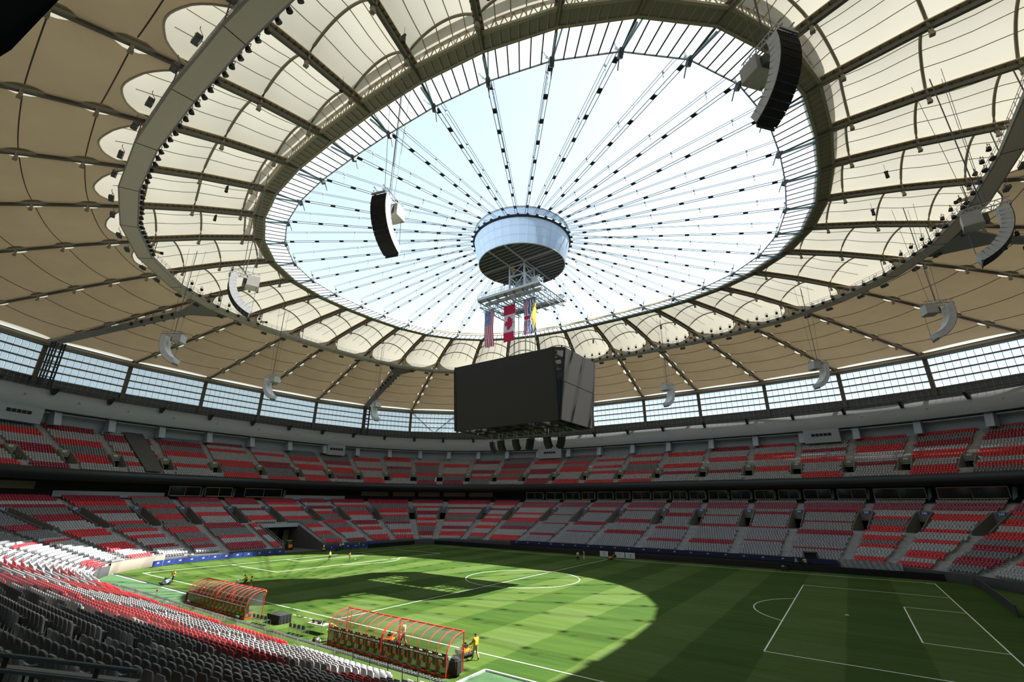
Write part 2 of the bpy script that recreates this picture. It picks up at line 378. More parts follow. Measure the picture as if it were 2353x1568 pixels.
def band(name, prof, mats, mi=None, s0=0., s1=None, parent=None, n=None):
    """closed or open ring wall following the oval; prof = list of (offset, z)"""
    if s1 is None: S = S_COL[::3]; closed = True
    else: S = np.linspace(s0, s1, n or max(2, int(abs(s1-s0)/1.2)+2)); closed = False
    k = len(S); V = np.concatenate([np.stack([*ring(S, d)[:2], np.full(k, z)], 1) for d, z in prof]); Q = []; mm = []
    c = np.arange(k if closed else k-1)
    for r in range(len(prof)-1):
        Q.append(np.stack([r*k+c, r*k+(c+1) % k, (r+1)*k+(c+1) % k, (r+1)*k+c], 1)); mm += [(mi[r] if mi else 0)]*len(c)
    return put(name, np_mesh(name, V, np.concatenate(Q), mats, mm if mi else None), parent)
# front wall of the lower stand: beige in the near-left corner, dark elsewhere, open at the tunnel
tag(band('wall_front', [(-.25, 0), (-.25, 1.45), (0, 1.45), (0, 1.2)], 'black_wall', s0=42, s1=TUN_S[0]), 'dark low wall along the front of the lower stand', 'wall', kind='structure')
tag(band('wall_end', [(-.2, 0), (-.2, 1.22), (0, 1.22), (0, 1.1)], 'black_wall', s0=TUN_S[1]-LT, s1=28.5), 'dark low wall behind the blue boards at the left end', 'wall', kind='structure')
cw = tag(band('wall_corner', [(-.25, 0), (-.25, 1.75), (0, 1.75), (0, 1.2)], 'beige_wall', s0=28.5, s1=42), 'beige curved wall around the front of the left corner stand', 'wall', kind='structure')
tag(band('wall_suite', [(33.0, 15.9), (33.0, 12.0), (30.3, 12.0), (30.3, 11.3)], ['black_matt', 'concrete_dark'], mi=[0, 1, 1]), 'dark back wall of the suite level between the two tiers', 'wall', kind='structure')
tf = tag(band('trim_1', [(33.5, 15.6), (UP0-.1, 15.45), (UP0-.35, 15.6), (UP0-.35, 17.55), (UP0-.05, 17.9), (UP0+.1, 17.9), (UP0+.1, 17.5)], ['led_black', 'black_matt', 'near_black_steel'], mi=[1, 1, 0, 0, 2, 2]), 'black ribbon fascia along the front edge of the upper tier', 'fascia', kind='structure')
fa = tag(band('wall_fascia', [(46.2, 31.4), (42.3, 31.35), (42.0, 31.4), (44.4, 36.1), (44.7, 36.2), (50.0, 36.2)], ['concrete_dark', 'fascia_grey'], mi=[0, 1, 1, 1, 0]), 'tall pale grey sloping fascia wall above the upper tier', 'wall', kind='structure')
tag(band('wall_back', [(45.9, 27.5), (46.0, 28.6), (46.4, 31.5)], 'panel_grey'), 'shaded grey wall behind the top row of the upper tier', 'wall', kind='structure')
# aisle half steps (far too small and many to pick apart)
def aisle_steps(name, signs, d0, dd, n, zf, skip, hw, label):
    V = []; Q = []; k = 0
    for s0 in signs:
        for j in range(n-1):
            d = d0+dd*j
            if skip[0] <= d+dd/2 <= skip[1]: continue
            if name == 'lower_steps' and d < 12.8 and in_tunnel(s0): continue
            x, y, nx, ny = [float(q) for q in ring(s0, d+dd)]; tx, ty = -ny, nx; z = zf(d); h = (zf(d+dd)-z)/2
            for a, b, zz in ((-hw, -.36, z), (hw, -.36, z), (hw, 0, z), (-hw, 0, z), (-hw, -.36, z+h), (hw, -.36, z+h), (hw, 0, z+h), (-hw, 0, z+h)): V.append((x+a*tx+b*nx, y+a*ty+b*ny, zz))
            Q += [(k, k+1, k+5, k+4), (k+4, k+5, k+6, k+7), (k, k+4, k+7, k+3), (k+1, k+2, k+6, k+5)]; k += 8
    o = put(name, np_mesh(name, V, Q, 'concrete')); tag(o, label, 'steps', kind='stuff')
aisle_steps('lower_steps', ALL_LOW, 0, ROW_D, NROW, z_lo, (P_D0, P_D1), .6, 'narrow concrete aisle steps of the lower bowl')
aisle_steps('upper_steps', ALL_UP, UP0, UROW_D, NUP, z_up, (U_D0, U_D1), .55, 'narrow concrete aisle steps of the upper tier')

# ------------------------------------------------------------------ portals with their section numbers
def portal(num, s0, low):
    d0, d1, hw, zf = (P_D0, P_D1, P_HW, z_lo) if low else (U_D0, U_D1, U_HW, z_up)
    key = 'L' if low else 'U'
    L = d1-d0; h0, h1 = zf(d0), zf(d1); zfl = h0-.25; top = h1+.75 if low else h1+1.1
    if key not in PORT:
        wm, sm = ('portal_wall', 'sign_blue') if low else ('portal_upper', 'portal_upper'); q = {}
        sl_ = zf(d0+1)-zf(d0)
        poly = [(0, 0), (0, .95), (.3, 1.05), (L, top-zfl), (L, 0)]
        for nm, a, b in (('side_wall', -hw-.02, -hw+.14), ('side_wall_', hw-.14, hw+.02)): q[nm] = MB().prism(poly, a, b, 0).mesh('side_wall', wm)
        oh = 2.1
        q['head_wall'] = MB().box((0, L-.05, (oh+top-zfl)/2), (2*hw-.3, .25, top-zfl-oh)).mesh('head_wall', wm)
        q['portal_floor'] = MB().box((0, L/2+1, -.1), (2*hw, L+2, .2)).mesh('portal_floor', 'concrete')
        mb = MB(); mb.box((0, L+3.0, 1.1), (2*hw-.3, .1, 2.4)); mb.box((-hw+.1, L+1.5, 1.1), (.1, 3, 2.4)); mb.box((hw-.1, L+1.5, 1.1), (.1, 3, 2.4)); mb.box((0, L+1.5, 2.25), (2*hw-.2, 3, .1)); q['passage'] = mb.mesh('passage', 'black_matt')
        sgw = 1.5 if low else 1.4; zc = top-zfl-.42
        q['sign'] = MB().box((0, L-.2, zc), (sgw, .06, .62)).mesh('sign', sm); q['zc'] = zc
        q['rail'] = MB().tube([(-hw+.06, .1, 1.0), (-hw+.06, .1, 1.5), (-hw+.06, L*.5, 1.2+(top-zfl-.95)*.5), ], .03, 5).mesh('rail', 'steel_dark')
        PORT[key] = q
    q = PORT[key]; x, y, nx, ny = [float(v) for v in ring(s0, d0)]
    t = thing('stand_portal', f'concrete stairway portal with the number {num} on its sign', 'portal', (x, y, zfl), rz_in(s0), 'numbered portals of the lower bowl' if low else 'numbered portals of the upper tier', 'structure')
    for nm in ('side_wall', 'side_wall_', 'head_wall', 'portal_floor', 'passage', 'rail'): put(nm.rstrip('_'), q[nm], t)
    sg = put('sign', q['sign'], t)
    tm = text_mesh(str(num), .62, bold=.012); set_mats(tm, 'white_paint'); o = put('lettering', tm, sg, (0, L-.235, q['zc'])); o.rotation_euler = (pi/2, 0, 0)
PORT = {}
for k, s in LOW_SIGN.items(): portal(k, s, True)
for k, s in UP_SIGN.items(): portal(k, s, False)

# ------------------------------------------------------------------ seats
CC = ['seat_red', 'seat_wine', 'seat_grey', 'seat_charcoal_and_shaded', 'seat_plum', 'seat_slate', 'seat_back_taupe', 'seat_dot']
def seat_template(rim):
    """low-poly folded seat; local x along the row, y away from the pitch, z up; face material codes: 0 = seat colour, 6 = taupe back, 7 = dot"""
    mb = MB(); out_ = [(-.235, .34), (-.235, .78), (-.18, .88), (.18, .88), (.235, .78), (.235, .34)]
    def yb(z): return .16+(z-.34)*.13
    n = 6; V = [(x, yb(z), z) for x, z in out_]+[(x, yb(z)+(.028 if rim else .07), z) for x, z in out_]
    F = [tuple(range(n))]+[(i, i+n, (i+1) % n+n, (i+1) % n) for i in range(n)]
    if rim:
        mb.add(V, F+[tuple(range(2*n-1, n-1, -1))], 0)
        mb.add([(x*.955, yb(z)+.036, .342+(z-.34)*.975) for x, z in out_], [tuple(range(n-1, -1, -1))], 6)
    else: mb.add(V, F+[tuple(range(2*n-1, n-1, -1))], 0)
    mb.box((0, .12, .55), (.36 if rim else .41, .04, .36), None, 0); mb.box((0, .12, .22), (.05, .08, .32), None, 3)
    if not rim: mb.add([(-.06, .085, .50), (.06, .085, .50), (.06, .085, .60), (-.06, .085, .60)], [(0, 1, 2, 3)], 7)
    V = np.array(mb.v); T = []; TM = []
    for f, m in zip(mb.f, mb.m):
        for i in range(1, len(f)-1): T.append((f[0], f[i], f[i+1])); TM.append(m)
    return V, np.array(T), np.array(TM)
PAT = {}
def seat_colour(tier, sec, row):
    """bands of two to five rows per section, greys and reds"""
    key = (tier, sec)
    if key not in PAT:
        r = random.Random(hash((tier == 'low', int(sec*10)))); seq = []; red = r.random() < .5
        while len(seq) < 60:
            if tier == 'low' and 260 < sec < 338:
                seq += [5]*r.randint(5, 9)+[1]*r.randint(1, 3)
            else:
                seq += [r.choice((0, 0, 1)) if red else r.choice((2, 2, 3))]*(r.randint(2, 4) if red else r.randint(2, 5))
            red = not red
        PAT[key] = seq
    c = PAT[key][row]
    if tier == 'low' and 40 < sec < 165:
        r = random.Random(int(sec*7)+row//3); c = (0 if row < 14 else 1) if r.random() < (.36 if row < 13 else .14) else (2 if row < 14 or r.random() < .12 else 3)  # upper near rows: most grey seats go charcoal, shade put into their colour
    if tier == 'low' and row >= 31:
        if 232 < sec < 345: c = 4 if row < 36 else 5
        elif row > 33 and not 16 < sec < 25: c = 1
    return c
SEATS = []   # x, y, z, tx, ty, nx, ny, colour, tier, row
def rows(tier, signs, d0, dd, n, zf, pd0, pd1, hwp):
    sg = np.sort(np.mod(np.array(signs), LT))
    for j in range(n):
        d = d0+dd*(j+.45); dx = d-.1
        X, Y, NX, NY = ring(_s[::20], dx); cl = np.concatenate([[0], np.cumsum(np.hypot(np.diff(X), np.diff(Y)))])
        cnt = int(cl[-1]/.54); at = (np.arange(cnt)+.5)*cl[-1]/cnt; s = np.interp(at, cl, _s[::20])
        x, y, nx, ny = ring(s, dx); z = np.full(cnt, zf(d0+dd*j))
        px, py, dep = project(np.stack([x, y, z+.5], 1))
        ok = (dep > 1) & (px > -420) & (px < 2800) & (py < 2100) & (py > 300)
        i = np.searchsorted(sg, s) % len(sg); lo_ = sg[(i-1) % len(sg)]
        dist = np.full(cnt, 99.)
        for k in (sg[i], lo_): dist = np.minimum(dist, np.abs(tang_pair(k, s, x, y, dx)))
        inp = (pd0-.5 <= d <= pd1+.3)
        ok &= dist > (hwp+.35 if inp else (.95 if d > pd1 else 1.05))
        if tier == 'low':
            if d < 14.5: ok &= ~in_tunnel(s+.9*(1 if 0 else 0)) & (np.abs(np.mod(s-TUN_S[0]+LT/2, LT)-LT/2) > .9) & (np.abs(np.mod(s-TUN_S[1]+LT/2, LT)-LT/2) > .9)
            ok &= ~((d > 20.5) & (y < -60) & (x > 30))
        else:
            ok &= ~((np.mod(s, LT) > 18.7) & (np.mod(s, LT) < 21.6))
        for q in np.nonzero(ok)[0]:
            SEATS.append((x[q], y[q], z[q], -ny[q], nx[q], nx[q], ny[q], seat_colour(tier, round(float(sg[i[q]]), 1), j), 0 if tier == 'low' else 1, j, dep[q], px[q], py[q]))
def tang_pair(s0, s, x, y, d):
    x0, y0, nx, ny = ring(s0, d); return (x-x0)*(-ny)+(y-y0)*nx
rows('low', ALL_LOW, 0., ROW_D, NROW, z_lo, P_D0, P_D1, P_HW)
rows('up', ALL_UP, UP0+.1, UROW_D, NUP-1, z_up, U_D0, U_D1, U_HW)
SE = np.array(SEATS)
near = (SE[:, 8] == 0) & (SE[:, 1] < -47) & (SE[:, 0] > -52)
infr = near & (SE[:, 11] > -5) & (SE[:, 11] < 2353) & (SE[:, 12] < 1568+12)
order = np.argsort(np.where(infr, SE[:, 10], 1e9))[:300]
single = np.zeros(len(SE), bool); single[order] = True
def seat_stuff(name, sel, rim, label):
    A = SE[sel]; V, T, TM = seat_template(rim); n = len(A)
    P = A[:, None, 0:3]+V[None, :, 0:1]*np.concatenate([A[:, 3:5], np.zeros((n, 1))], 1)[:, None]+V[None, :, 1:2]*np.concatenate([A[:, 5:7], np.zeros((n, 1))], 1)[:, None]+V[None, :, 2:3]*np.array([0, 0, 1.])
    F = (T[None]+(np.arange(n)*len(V))[:, None, None]).reshape(-1, 3)
    mi = np.where(TM[None] == 0, A[:, 7:8].astype(int), np.broadcast_to(TM[None], (n, len(TM)))).ravel()
    o = put(name, np_mesh(name, P.reshape(-1, 3), F, CC, mi)); tag(o, label, 'seats', kind='stuff')
seat_stuff('lower_bowl_seats', (SE[:, 8] == 0) & ~near, False, 'red and grey folding seats of the lower bowl across the pitch')
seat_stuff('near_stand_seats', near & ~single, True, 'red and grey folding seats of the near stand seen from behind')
seat_stuff('upper_tier_seats', SE[:, 8] == 1, False, 'red and grey folding seats of the upper tier')
# the 300 nearest seats, one by one
def seat_parts():
    q = {}
    out_ = []
    for x, z in ((-.235, .34), (-.24, .56), (-.236, .75), (-.205, .83), (-.14, .875), (0, .89), (.14, .875), (.205, .83), (.236, .75), (.24, .56), (.235, .34)): out_.append((x, z))
    def yb(x, z): return .17+(z-.34)*.13-.04*(x/.235)**2
    n = len(out_); mb = MB()
    V = [(x, yb(x, z), z) for x, z in out_]+[(x, yb(x, z)+.045, z) for x, z in out_]+[(x*.91, yb(x, z)+.05, .34+(z-.34)*.955) for x, z in out_]
    F = [tuple(range(n))]+[(i, i+n, (i+1) % n+n, (i+1) % n) for i in range(n)]+[(i+n, i+2*n, (i+1) % n+2*n, (i+1) % n+n) for i in range(n)]
    mb.add(V, F); q['backrest'] = mb
    mb = MB(); W_ = [(x*.905, yb(x, z)+.042, .34+(z-.34)*.95) for x, z in out_]; U_ = [(x*.905, yb(x, z)+.02, .34+(z-.34)*.95) for x, z in out_]
    mb.add(W_+U_, [tuple(range(n-1, -1, -1))]+[(i, i+n, (i+1) % n+n, (i+1) % n) for i in range(n)]); q['back_panel'] = mb
    mb = MB(); mb.grid(lambda u, v: ((u-.5)*.42, .085+.02*(2*u-1)**2, .38+.34*v), 4, 3); mb.grid(lambda u, v: ((u-.5)*.42, .13+.01*(2*u-1)**2, .38+.34*v), 4, 3); mb.box((0, .11, .375), (.42, .05, .02)); mb.box((0, .11, .725), (.39, .05, .02)); q['seat_pan'] = mb
    mb = MB(); mb.box((0, .13, .2), (.05, .08, .40)); mb.box((0, .14, .015), (.16, .14, .03)); mb.beam((-.25, .12, .40), (.25, .12, .40), .035, .035); q['bracket'] = mb
    mb = MB(); mb.tube([(.255, .20, .36), (.255, .17, .58), (.255, -.02, .62), (.255, -.16, .60)], .022, 5); q['armrest'] = mb
    return q
SP = seat_parts(); SM = {}
for c in range(6):
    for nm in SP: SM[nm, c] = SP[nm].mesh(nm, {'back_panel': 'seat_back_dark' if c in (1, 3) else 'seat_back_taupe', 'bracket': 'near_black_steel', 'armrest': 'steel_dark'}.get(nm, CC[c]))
cname = {0: 'bright red', 1: 'dark red', 2: 'light grey', 3: 'shade-darkened grey', 4: 'plum', 5: 'slate grey'}
rmax = int(SE[single][:, 9].max())
byrow = {}
for i in order: byrow.setdefault(int(SE[i][9]), []).append(i)
place = {}
for rw, li in byrow.items():
    for q, i in enumerate(sorted(li, key=lambda k: SE[k][11])): place[i] = q
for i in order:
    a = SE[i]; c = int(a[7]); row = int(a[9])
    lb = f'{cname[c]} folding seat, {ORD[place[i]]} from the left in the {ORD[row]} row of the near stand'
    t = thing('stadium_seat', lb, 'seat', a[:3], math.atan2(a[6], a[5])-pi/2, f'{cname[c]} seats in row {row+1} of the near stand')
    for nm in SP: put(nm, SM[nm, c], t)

# ------------------------------------------------------------------ roof rings and axes
AX = [4.45, 14.25, 23.5, 32.7, 42.3, 51.6, 61.5, 72.3, 84.2]
TH = sorted([math.radians(q) for a in AX for q in (a, 180-a, -a, a-180)])   # 36 roof axes
def rad(th, a, b, n): return 1/((abs(math.cos(th))/a)**n+(abs(math.sin(th))/b)**n)**(1/n)
RA = [rad(t, 47.0, 38.1, 2.77) for t in TH]     # inner edge of the opening
RB = [rad(t, 51.4, 41.5, 2.66) for t in TH]     # outer edge of the glazed ring
RF = [rad(t, 117., 95.5, 2.8) for t in TH]      # facade
RCI = [rad(t, 69.8, 57.0, 2.7) for t in TH]     # catwalk inner edge
RCO = [rad(t, 72.0, 59.2, 2.7) for t in TH]     # catwalk outer edge
Z_OPEN = 58.8
_zu = np.array([(-.1, 59.35), (0, 59.2), (.145, 58.6), (.265, 57.6), (.385, 56.4), (.5, 55.1), (.615, 53.6), (.73, 52.0), (.81, 50.9), (1, 48.4)])
def z_raf(u): return float(np.interp(u, _zu[:, 0], _zu[:, 1]))
NODES = [.06, .175, .29, .40, .51, .62, .73, .85]
def pol(i, r, z): t = TH[i % 36]; return np.array([r*math.cos(t), r*math.sin(t), z])
def raf(i, u, dz=0.): i = i % 36; return pol(i, RB[i]+(RF[i]-RB[i])*u, z_raf(u)+dz)
def bay(i, u, v, dz=0.): return raf(i, u, dz)*(1-v)+raf(i+1, u, dz)*v
# which bays can be seen (all but a few behind the camera)
roof = thing('ceiling', 'cream fabric cable roof with arched bays around an open centre', 'roof', (0, 0, 0), kind='structure')
RISE = .23
def skin(i, u, v):
    p = bay(i, u, v, .75); ch = np.linalg.norm(raf(i, u)-raf(i+1, u))
    k = 1.0
    nd = [-.03]+NODES+[1.02]
    for a, b in zip(nd[:-1], nd[1:]):
        if a <= u <= b: x = (u-a)/(b-a); k = 1-.16*4*x*(1-x)*(1 if u < .3 else .6)
    fade = 1 if u < .62 else max(.12, 1-(u-.62)/.42)
    fade *= min(1., .16+max(0., u)/.06*.84)
    p[2] += min(RISE*ch, 3.2)*fade*k*(4*v*(1-v))**.85
    return p
for i in range(36):
    nd = [.0]+NODES[:3]
    for a, b in zip(nd[:-1], nd[1:]):
        mb = MB().grid(lambda q, v: skin(i, a+(b-a)*q, v), 5, 12); part('membrane_panel', mb, 'membrane', roof, smooth=True)
    mb = MB().grid(lambda q, v: skin(i, .29+(1.0-.29)*q, v), 18, 10); part('outer_membrane', mb, 'outer_skin', roof, smooth=True)
    # arches
    for u in NODES[:3]:
        pts = [skin(i, u, v)+np.array([0, 0, -.10]) for v in np.linspace(.015, .985, 15)]
        pts = [raf(i, u, -.3)*.97+raf(i+1, u, -.3)*.03]+pts+[raf(i, u, -.3)*.03+raf(i+1, u, -.3)*.97]
        part('arch_tube', MB().tube(pts, .17, 6), 'arch_tube', roof, smooth=True)
    # radial seams on the bright fabric
    for v in (.2, .4, .6, .8):
        part('fabric_seam', MB().tube([skin(i, u, v)+np.array([0, 0, -.05]) for u in np.linspace(.0, .36, 13)], .06, 4), 'seam', roof)
    # rafter: box chord with a tan ladder above
    pts = [raf(i, u) for u in (-.0, .06, .175, .29, .40, .51, .62, .73, .85, 1.0)]
    mb = MB()
    for a, b in zip(pts[:-1], pts[1:]): mb.beam(a, b, .42, .5)
    rf = part('rafter', mb, 'olive_dark', roof)
    mb = MB()
    for a, b in zip(pts[:-1], pts[1:]): mb.beam(a+np.array([0, 0, .62]), b+np.array([0, 0, .62]), 1.0, .12)
    part('purlin_board', mb, 'tan_wood', rf)
    mb = MB()
    for u in np.linspace(.01, .34, 26): p = raf(i, u, .45); q = np.array([-math.sin(TH[i]), math.cos(TH[i]), 0]); mb.beam(p-q*.5, p+q*.5, .12, .16)
    part('ladder_rungs', mb, 'olive_dark', rf)['kind'] = 'stuff'
    for k, u in enumerate(NODES):
        p = raf(i, u, -.1); part('node_bracket', MB().box(p+np.array([0, 0, -.35]), (.36, .36, 1.0)).box(p+np.array([0, 0, -.9]), (.46, .46, .28)), 'olive_mid', rf)
# inner liner under the outer part of the roof: scalloped edges, oval openings at the nodes
def liner_edge(i, u):
    e = .012; L = RF[i]-RB[i]
    for un in NODES[3:]:
        x = (u-un)*L/1.55
        if abs(x) < 1: e = max(e, 1.15*math.sqrt(1-x*x)/max(6., np.linalg.norm(raf(i, u)-raf(i+1, u)))+.004)
    return e
def liner_pt(i, u, v):
    e0, e1 = liner_edge(i, u), liner_edge((i+1) % 36, u); vv = e0+(1-e0-e1)*v
    p = bay(i, u, vv, .12); p[2] -= .55*(4*v*(1-v)); return p
LB = [.30, .40, .51, .62, .73, .85, .965]
for i in range(36):
    for k, (a, b) in enumerate(zip(LB[:-1], LB[1:])):
        nu = 9
        def fn(q, v):
            u = a+(b-a)*q
            if k == 0: lo = .30+.085*(4*v*(1-v))**.8; u = lo+(b-lo)*q
            if k == len(LB)-2: hi = b-.032*(4*v*(1-v))**.8; u = a+(hi-a)*q
            return liner_pt(i, u, v)
        part('liner_panel', MB().grid(fn, 10 if k else 8, 10), 'liner', roof, smooth=True)
        if k: part('liner_seam', MB().tube([liner_pt(i, a, v)+np.array([0, 0, -.04]) for v in np.linspace(0, 1, 9)], .065, 4), 'seam_dark', roof)
    mb = MB().tube([liner_pt(i, .30+.085*(4*v*(1-v))**.8, v)+np.array([0, 0, -.03]) for v in np.linspace(0, 1, 17)], .12, 5); part('liner_hem', mb, 'beam_brown', roof)
# ------------------------------------------------------------------ inner ring truss and glazed ring
tr = thing('ring_truss', 'olive steel ring truss around the roof opening', 'truss', (0, 0, 0), kind='structure')
def seg(i, R0, k, z): a = pol(i, R0[i], z); b = pol(i+1, R0[(i+1) % 36], z); return a*(1-k)+b*k
RB2 = [r+1.9 for r in RB]; RBm = [r+.15 for r in RB]
for i in range(36):
    z0, z1 = 59.0, 60.7
    mb = MB(); a, b = pol(i, RB[i]+.1, z0), pol(i+1, RB[(i+1) % 36]+.1, z0); c, d = pol(i, RB2[i], z0+.25), pol(i+1, RB2[(i+1) % 36], z0+.25)
    mb.add([a, b, d, c, a+[0, 0, .14], b+[0, 0, .14], d+[0, 0, .14], c+[0, 0, .14]], [(0, 1, 2, 3), (4, 5, 6, 7), (0, 1, 5, 4), (3, 2, 6, 7)]); part('gutter_plate', mb, 'olive_mid', tr)
    part('bottom_chord', MB().beam(a, b, .34, .34), 'olive', tr); part('bottom_chord', MB().beam(c, d, .34, .34), 'olive', tr)
    e, f = pol(i, RB2[i], z1), pol(i+1, RB2[(i+1) % 36], z1); part('top_chord', MB().beam(e, f, .30, .30), 'olive', tr)
    part('walk_board', MB().beam(e*1.012+[0, 0, .2], f*1.012+[0, 0, .2], .9, .1), 'tan_wood', tr)
    mb = MB(); nseg = 8
    for k in range(nseg):
        p = seg(i, RB2, k/nseg, z0+.25); q = seg(i, RB2, (k+.5)/nseg, z1); r2 = seg(i, RB2, (k+1)/nseg, z0+.25); mb.beam(p, q, .1, .1); mb.beam(q, r2, .1, .1)
        p2 = seg(i, RBm, k/nseg, z0); mb.beam(p2, p, .12, .3)
    part('lattice', mb, 'olive', tr)
    # diagonal struts from rafter tip to truss
    part('strut', MB().beam(raf(i, .055, -.3), pol(i, RB[i]+.3, 58.9), .22, .22).beam(raf(i, .03, .2), pol(i, RB2[i], z1), .3, .3), 'arch_tube', tr)
gl = thing('skylight_ring', 'white glazed panel ring with slats around the roof opening', 'skylight', (0, 0, 0), kind='structure')
NP = 6
for i in range(36):
    a0, a1 = pol(i, RA[i], Z_OPEN), pol(i+1, RA[(i+1) % 36], Z_OPEN); b0, b1 = pol(i, RB[i]+.05, 59.0), pol(i+1, RB[(i+1) % 36]+.05, 59.0)
    for k in range(NP):
        q = [a0*(1-k/NP)+a1*(k/NP), a0*(1-(k+1)/NP)+a1*((k+1)/NP), b0*(1-(k+1)/NP)+b1*((k+1)/NP), b0*(1-k/NP)+b1*(k/NP)]
        c = sum(q)/4; q = [c+(x-c)*np.array([.985, .985, 1]) for x in q]
        part('glass_panel', MB().add(q+[x+[0, 0, .05] for x in q], [(0, 1, 2, 3), (7, 6, 5, 4), (0, 1, 5, 4), (1, 2, 6, 5), (2, 3, 7, 6), (3, 0, 4, 7)]), 'roof_glass' if 0 < k else 'roof_glass', gl)
        part('glazing_bar', MB().beam(q[0]*.999-[0, 0, .06], q[3]-[0, 0, .06], .15 if k else .30, .08), 'steel_dark' if k else 'olive_dark', gl)
    part('edge_tube', MB().tube([a0-[0, 0, .05], a1-[0, 0, .05]], .11, 6), 'steel', gl)
    part('corner_brace', MB().beam(a0-[0, 0, .25], b0*.93+b1*.07-[0, 0, .25], .16, .16).beam(a0-[0, 0, .25], pol(i, RB[i], 58.2), .2, .2), 'teal_glass', gl)
# ------------------------------------------------------------------ catwalk
cwk = thing('catwalk', 'wide grey ring catwalk hung beneath the fabric roof', 'catwalk', (0, 0, 0), kind='structure')
ZC = 53.5
for i in range(36):
    j = (i+1) % 36
    q = [pol(i, RCI[i], ZC), pol(j, RCI[j], ZC), pol(j, RCO[j], ZC), pol(i, RCO[i], ZC)]
    part('deck_panel', MB().add(q+[x+[0, 0, .12] for x in q], [(3, 2, 1, 0), (4, 5, 6, 7), (0, 1, 5, 4), (1, 2, 6, 5), (2, 3, 7, 6), (3, 0, 4, 7)]), 'catwalk_deck', cwk)
    part('edge_beam', MB().beam(q[0]+[0, 0, .25], q[1]+[0, 0, .25], .16, .55), 'beam_grey', cwk); part('edge_beam', MB().beam(q[3]+[0, 0, .25], q[2]+[0, 0, .25], .16, .55), 'beam_grey', cwk)
    mb = MB()
    for a, b in ((q[0], q[1]), (q[3], q[2])):
        for h in (.6, 1.1, 1.5): mb.tube([a+[0, 0, h], b+[0, 0, h]], .035, 4)
        for k in range(9): p = a+(b-a)*k/8; mb.tube([p+[0, 0, .2], p+[0, 0, 1.5]], .035, 4)
    part('handrail', mb, 'steel', cwk)
    mb = MB(); u0 = (RCI[i]-RB[i])/(RF[i]-RB[i]); u1 = (RCO[i]-RB[i])/(RF[i]-RB[i])
    mb.tube([q[0]+[0, 0, .4], raf(i, u0)], .07, 5); mb.tube([q[3]+[0, 0, .4], raf(i, u1)], .07, 5); part('hanger_rod', mb, 'olive_dark', cwk)
    if True:
        m = .5; part('deck_joint', MB().beam(q[0]-[0, 0, .02], q[3]-[0, 0, .02], .06, .05), 'black_matt', cwk)
for n_, (ang, side) in enumerate(((-156.5, 'near-left'), (156.5, 'far-left'), (23.5, 'right-hand'))):
    i = min(range(36), key=lambda k: abs((math.degrees(TH[k])-ang+180) % 360-180))
    b_ = thing('catwalk_bridge', {'near-left': 'grey catwalk bridge reaching the facade beside the left window bays', 'far-left': 'grey catwalk bridge left of the big scoreboard', 'right-hand': 'dark catwalk bridge at the right edge of the roof'}[side], 'bridge', tuple(pol(i, RCO[i], 53.5)), kind='structure')
    t = np.array([-math.sin(TH[i]), math.cos(TH[i]), 0]); p0 = pol(i, RCO[i]-.2, 53.45); p1 = pol(i, RCO[i]+7, 53.2); p2 = pol(i, RF[i]-2.5, 48.2)
    w0, w1 = 4.6, 1.1
    mb = MB(); V = [p0-t*w0, p0+t*w0, p1+t*w1, p1-t*w1, p2+t*w1, p2-t*w1]
    mb.add(V+[x+[0, 0, .35] for x in V], [(0, 1, 2, 3), (3, 2, 4, 5), (6, 7, 8, 9), (9, 8, 10, 11), (0, 3, 9, 6), (3, 5, 11, 9), (1, 2, 8, 7), (2, 4, 10, 8), (4, 5, 11, 10)]); part('bridge_deck', mb, 'beam_grey', b_, world=True)
    mb = MB()
    for s_ in (-1, 1):
        for h in (.7, 1.3): mb.tube([p1+t*w1*s_+[0, 0, h], p2+t*w1*s_+[0, 0, h]], .045, 4)
        for k in range(17): p = p1+(p2-p1)*k/16+t*w1*s_; mb.tube([p+[0, 0, .2], p+[0, 0, 1.3]], .04, 4)
    part('bridge_rail', mb, 'steel', b_, world=True)
    for k in range(1, 12, 2):
        p = p1+(p2-p1)*k/12; u = (np.hypot(p[0], p[1])-RB[i])/(RF[i]-RB[i]); part('bridge_hanger', MB().tube([p+[0, 0, .3], raf(i, u)], .06, 4), 'olive_dark', b_, world=True)
    for s_ in (-1, 1):
        for k in range(5):
            p = p1+(p2-p1)*(.05+.075*k)+t*(w1+.35)*s_+[0, 0, -.45 if s_ > 0 else .5]
            o = part('spotlight', MB().tube([p-[0, 0, .35], p+[0, 0, .3]], [.30, .24], 10), 'black_matt', None); tag(o, f'round black lamp, {ORD[k]} of five on the {"lower" if s_ > 0 else "upper"} side of the {side} catwalk bridge', 'lamp', 'lamps on the catwalk bridges')
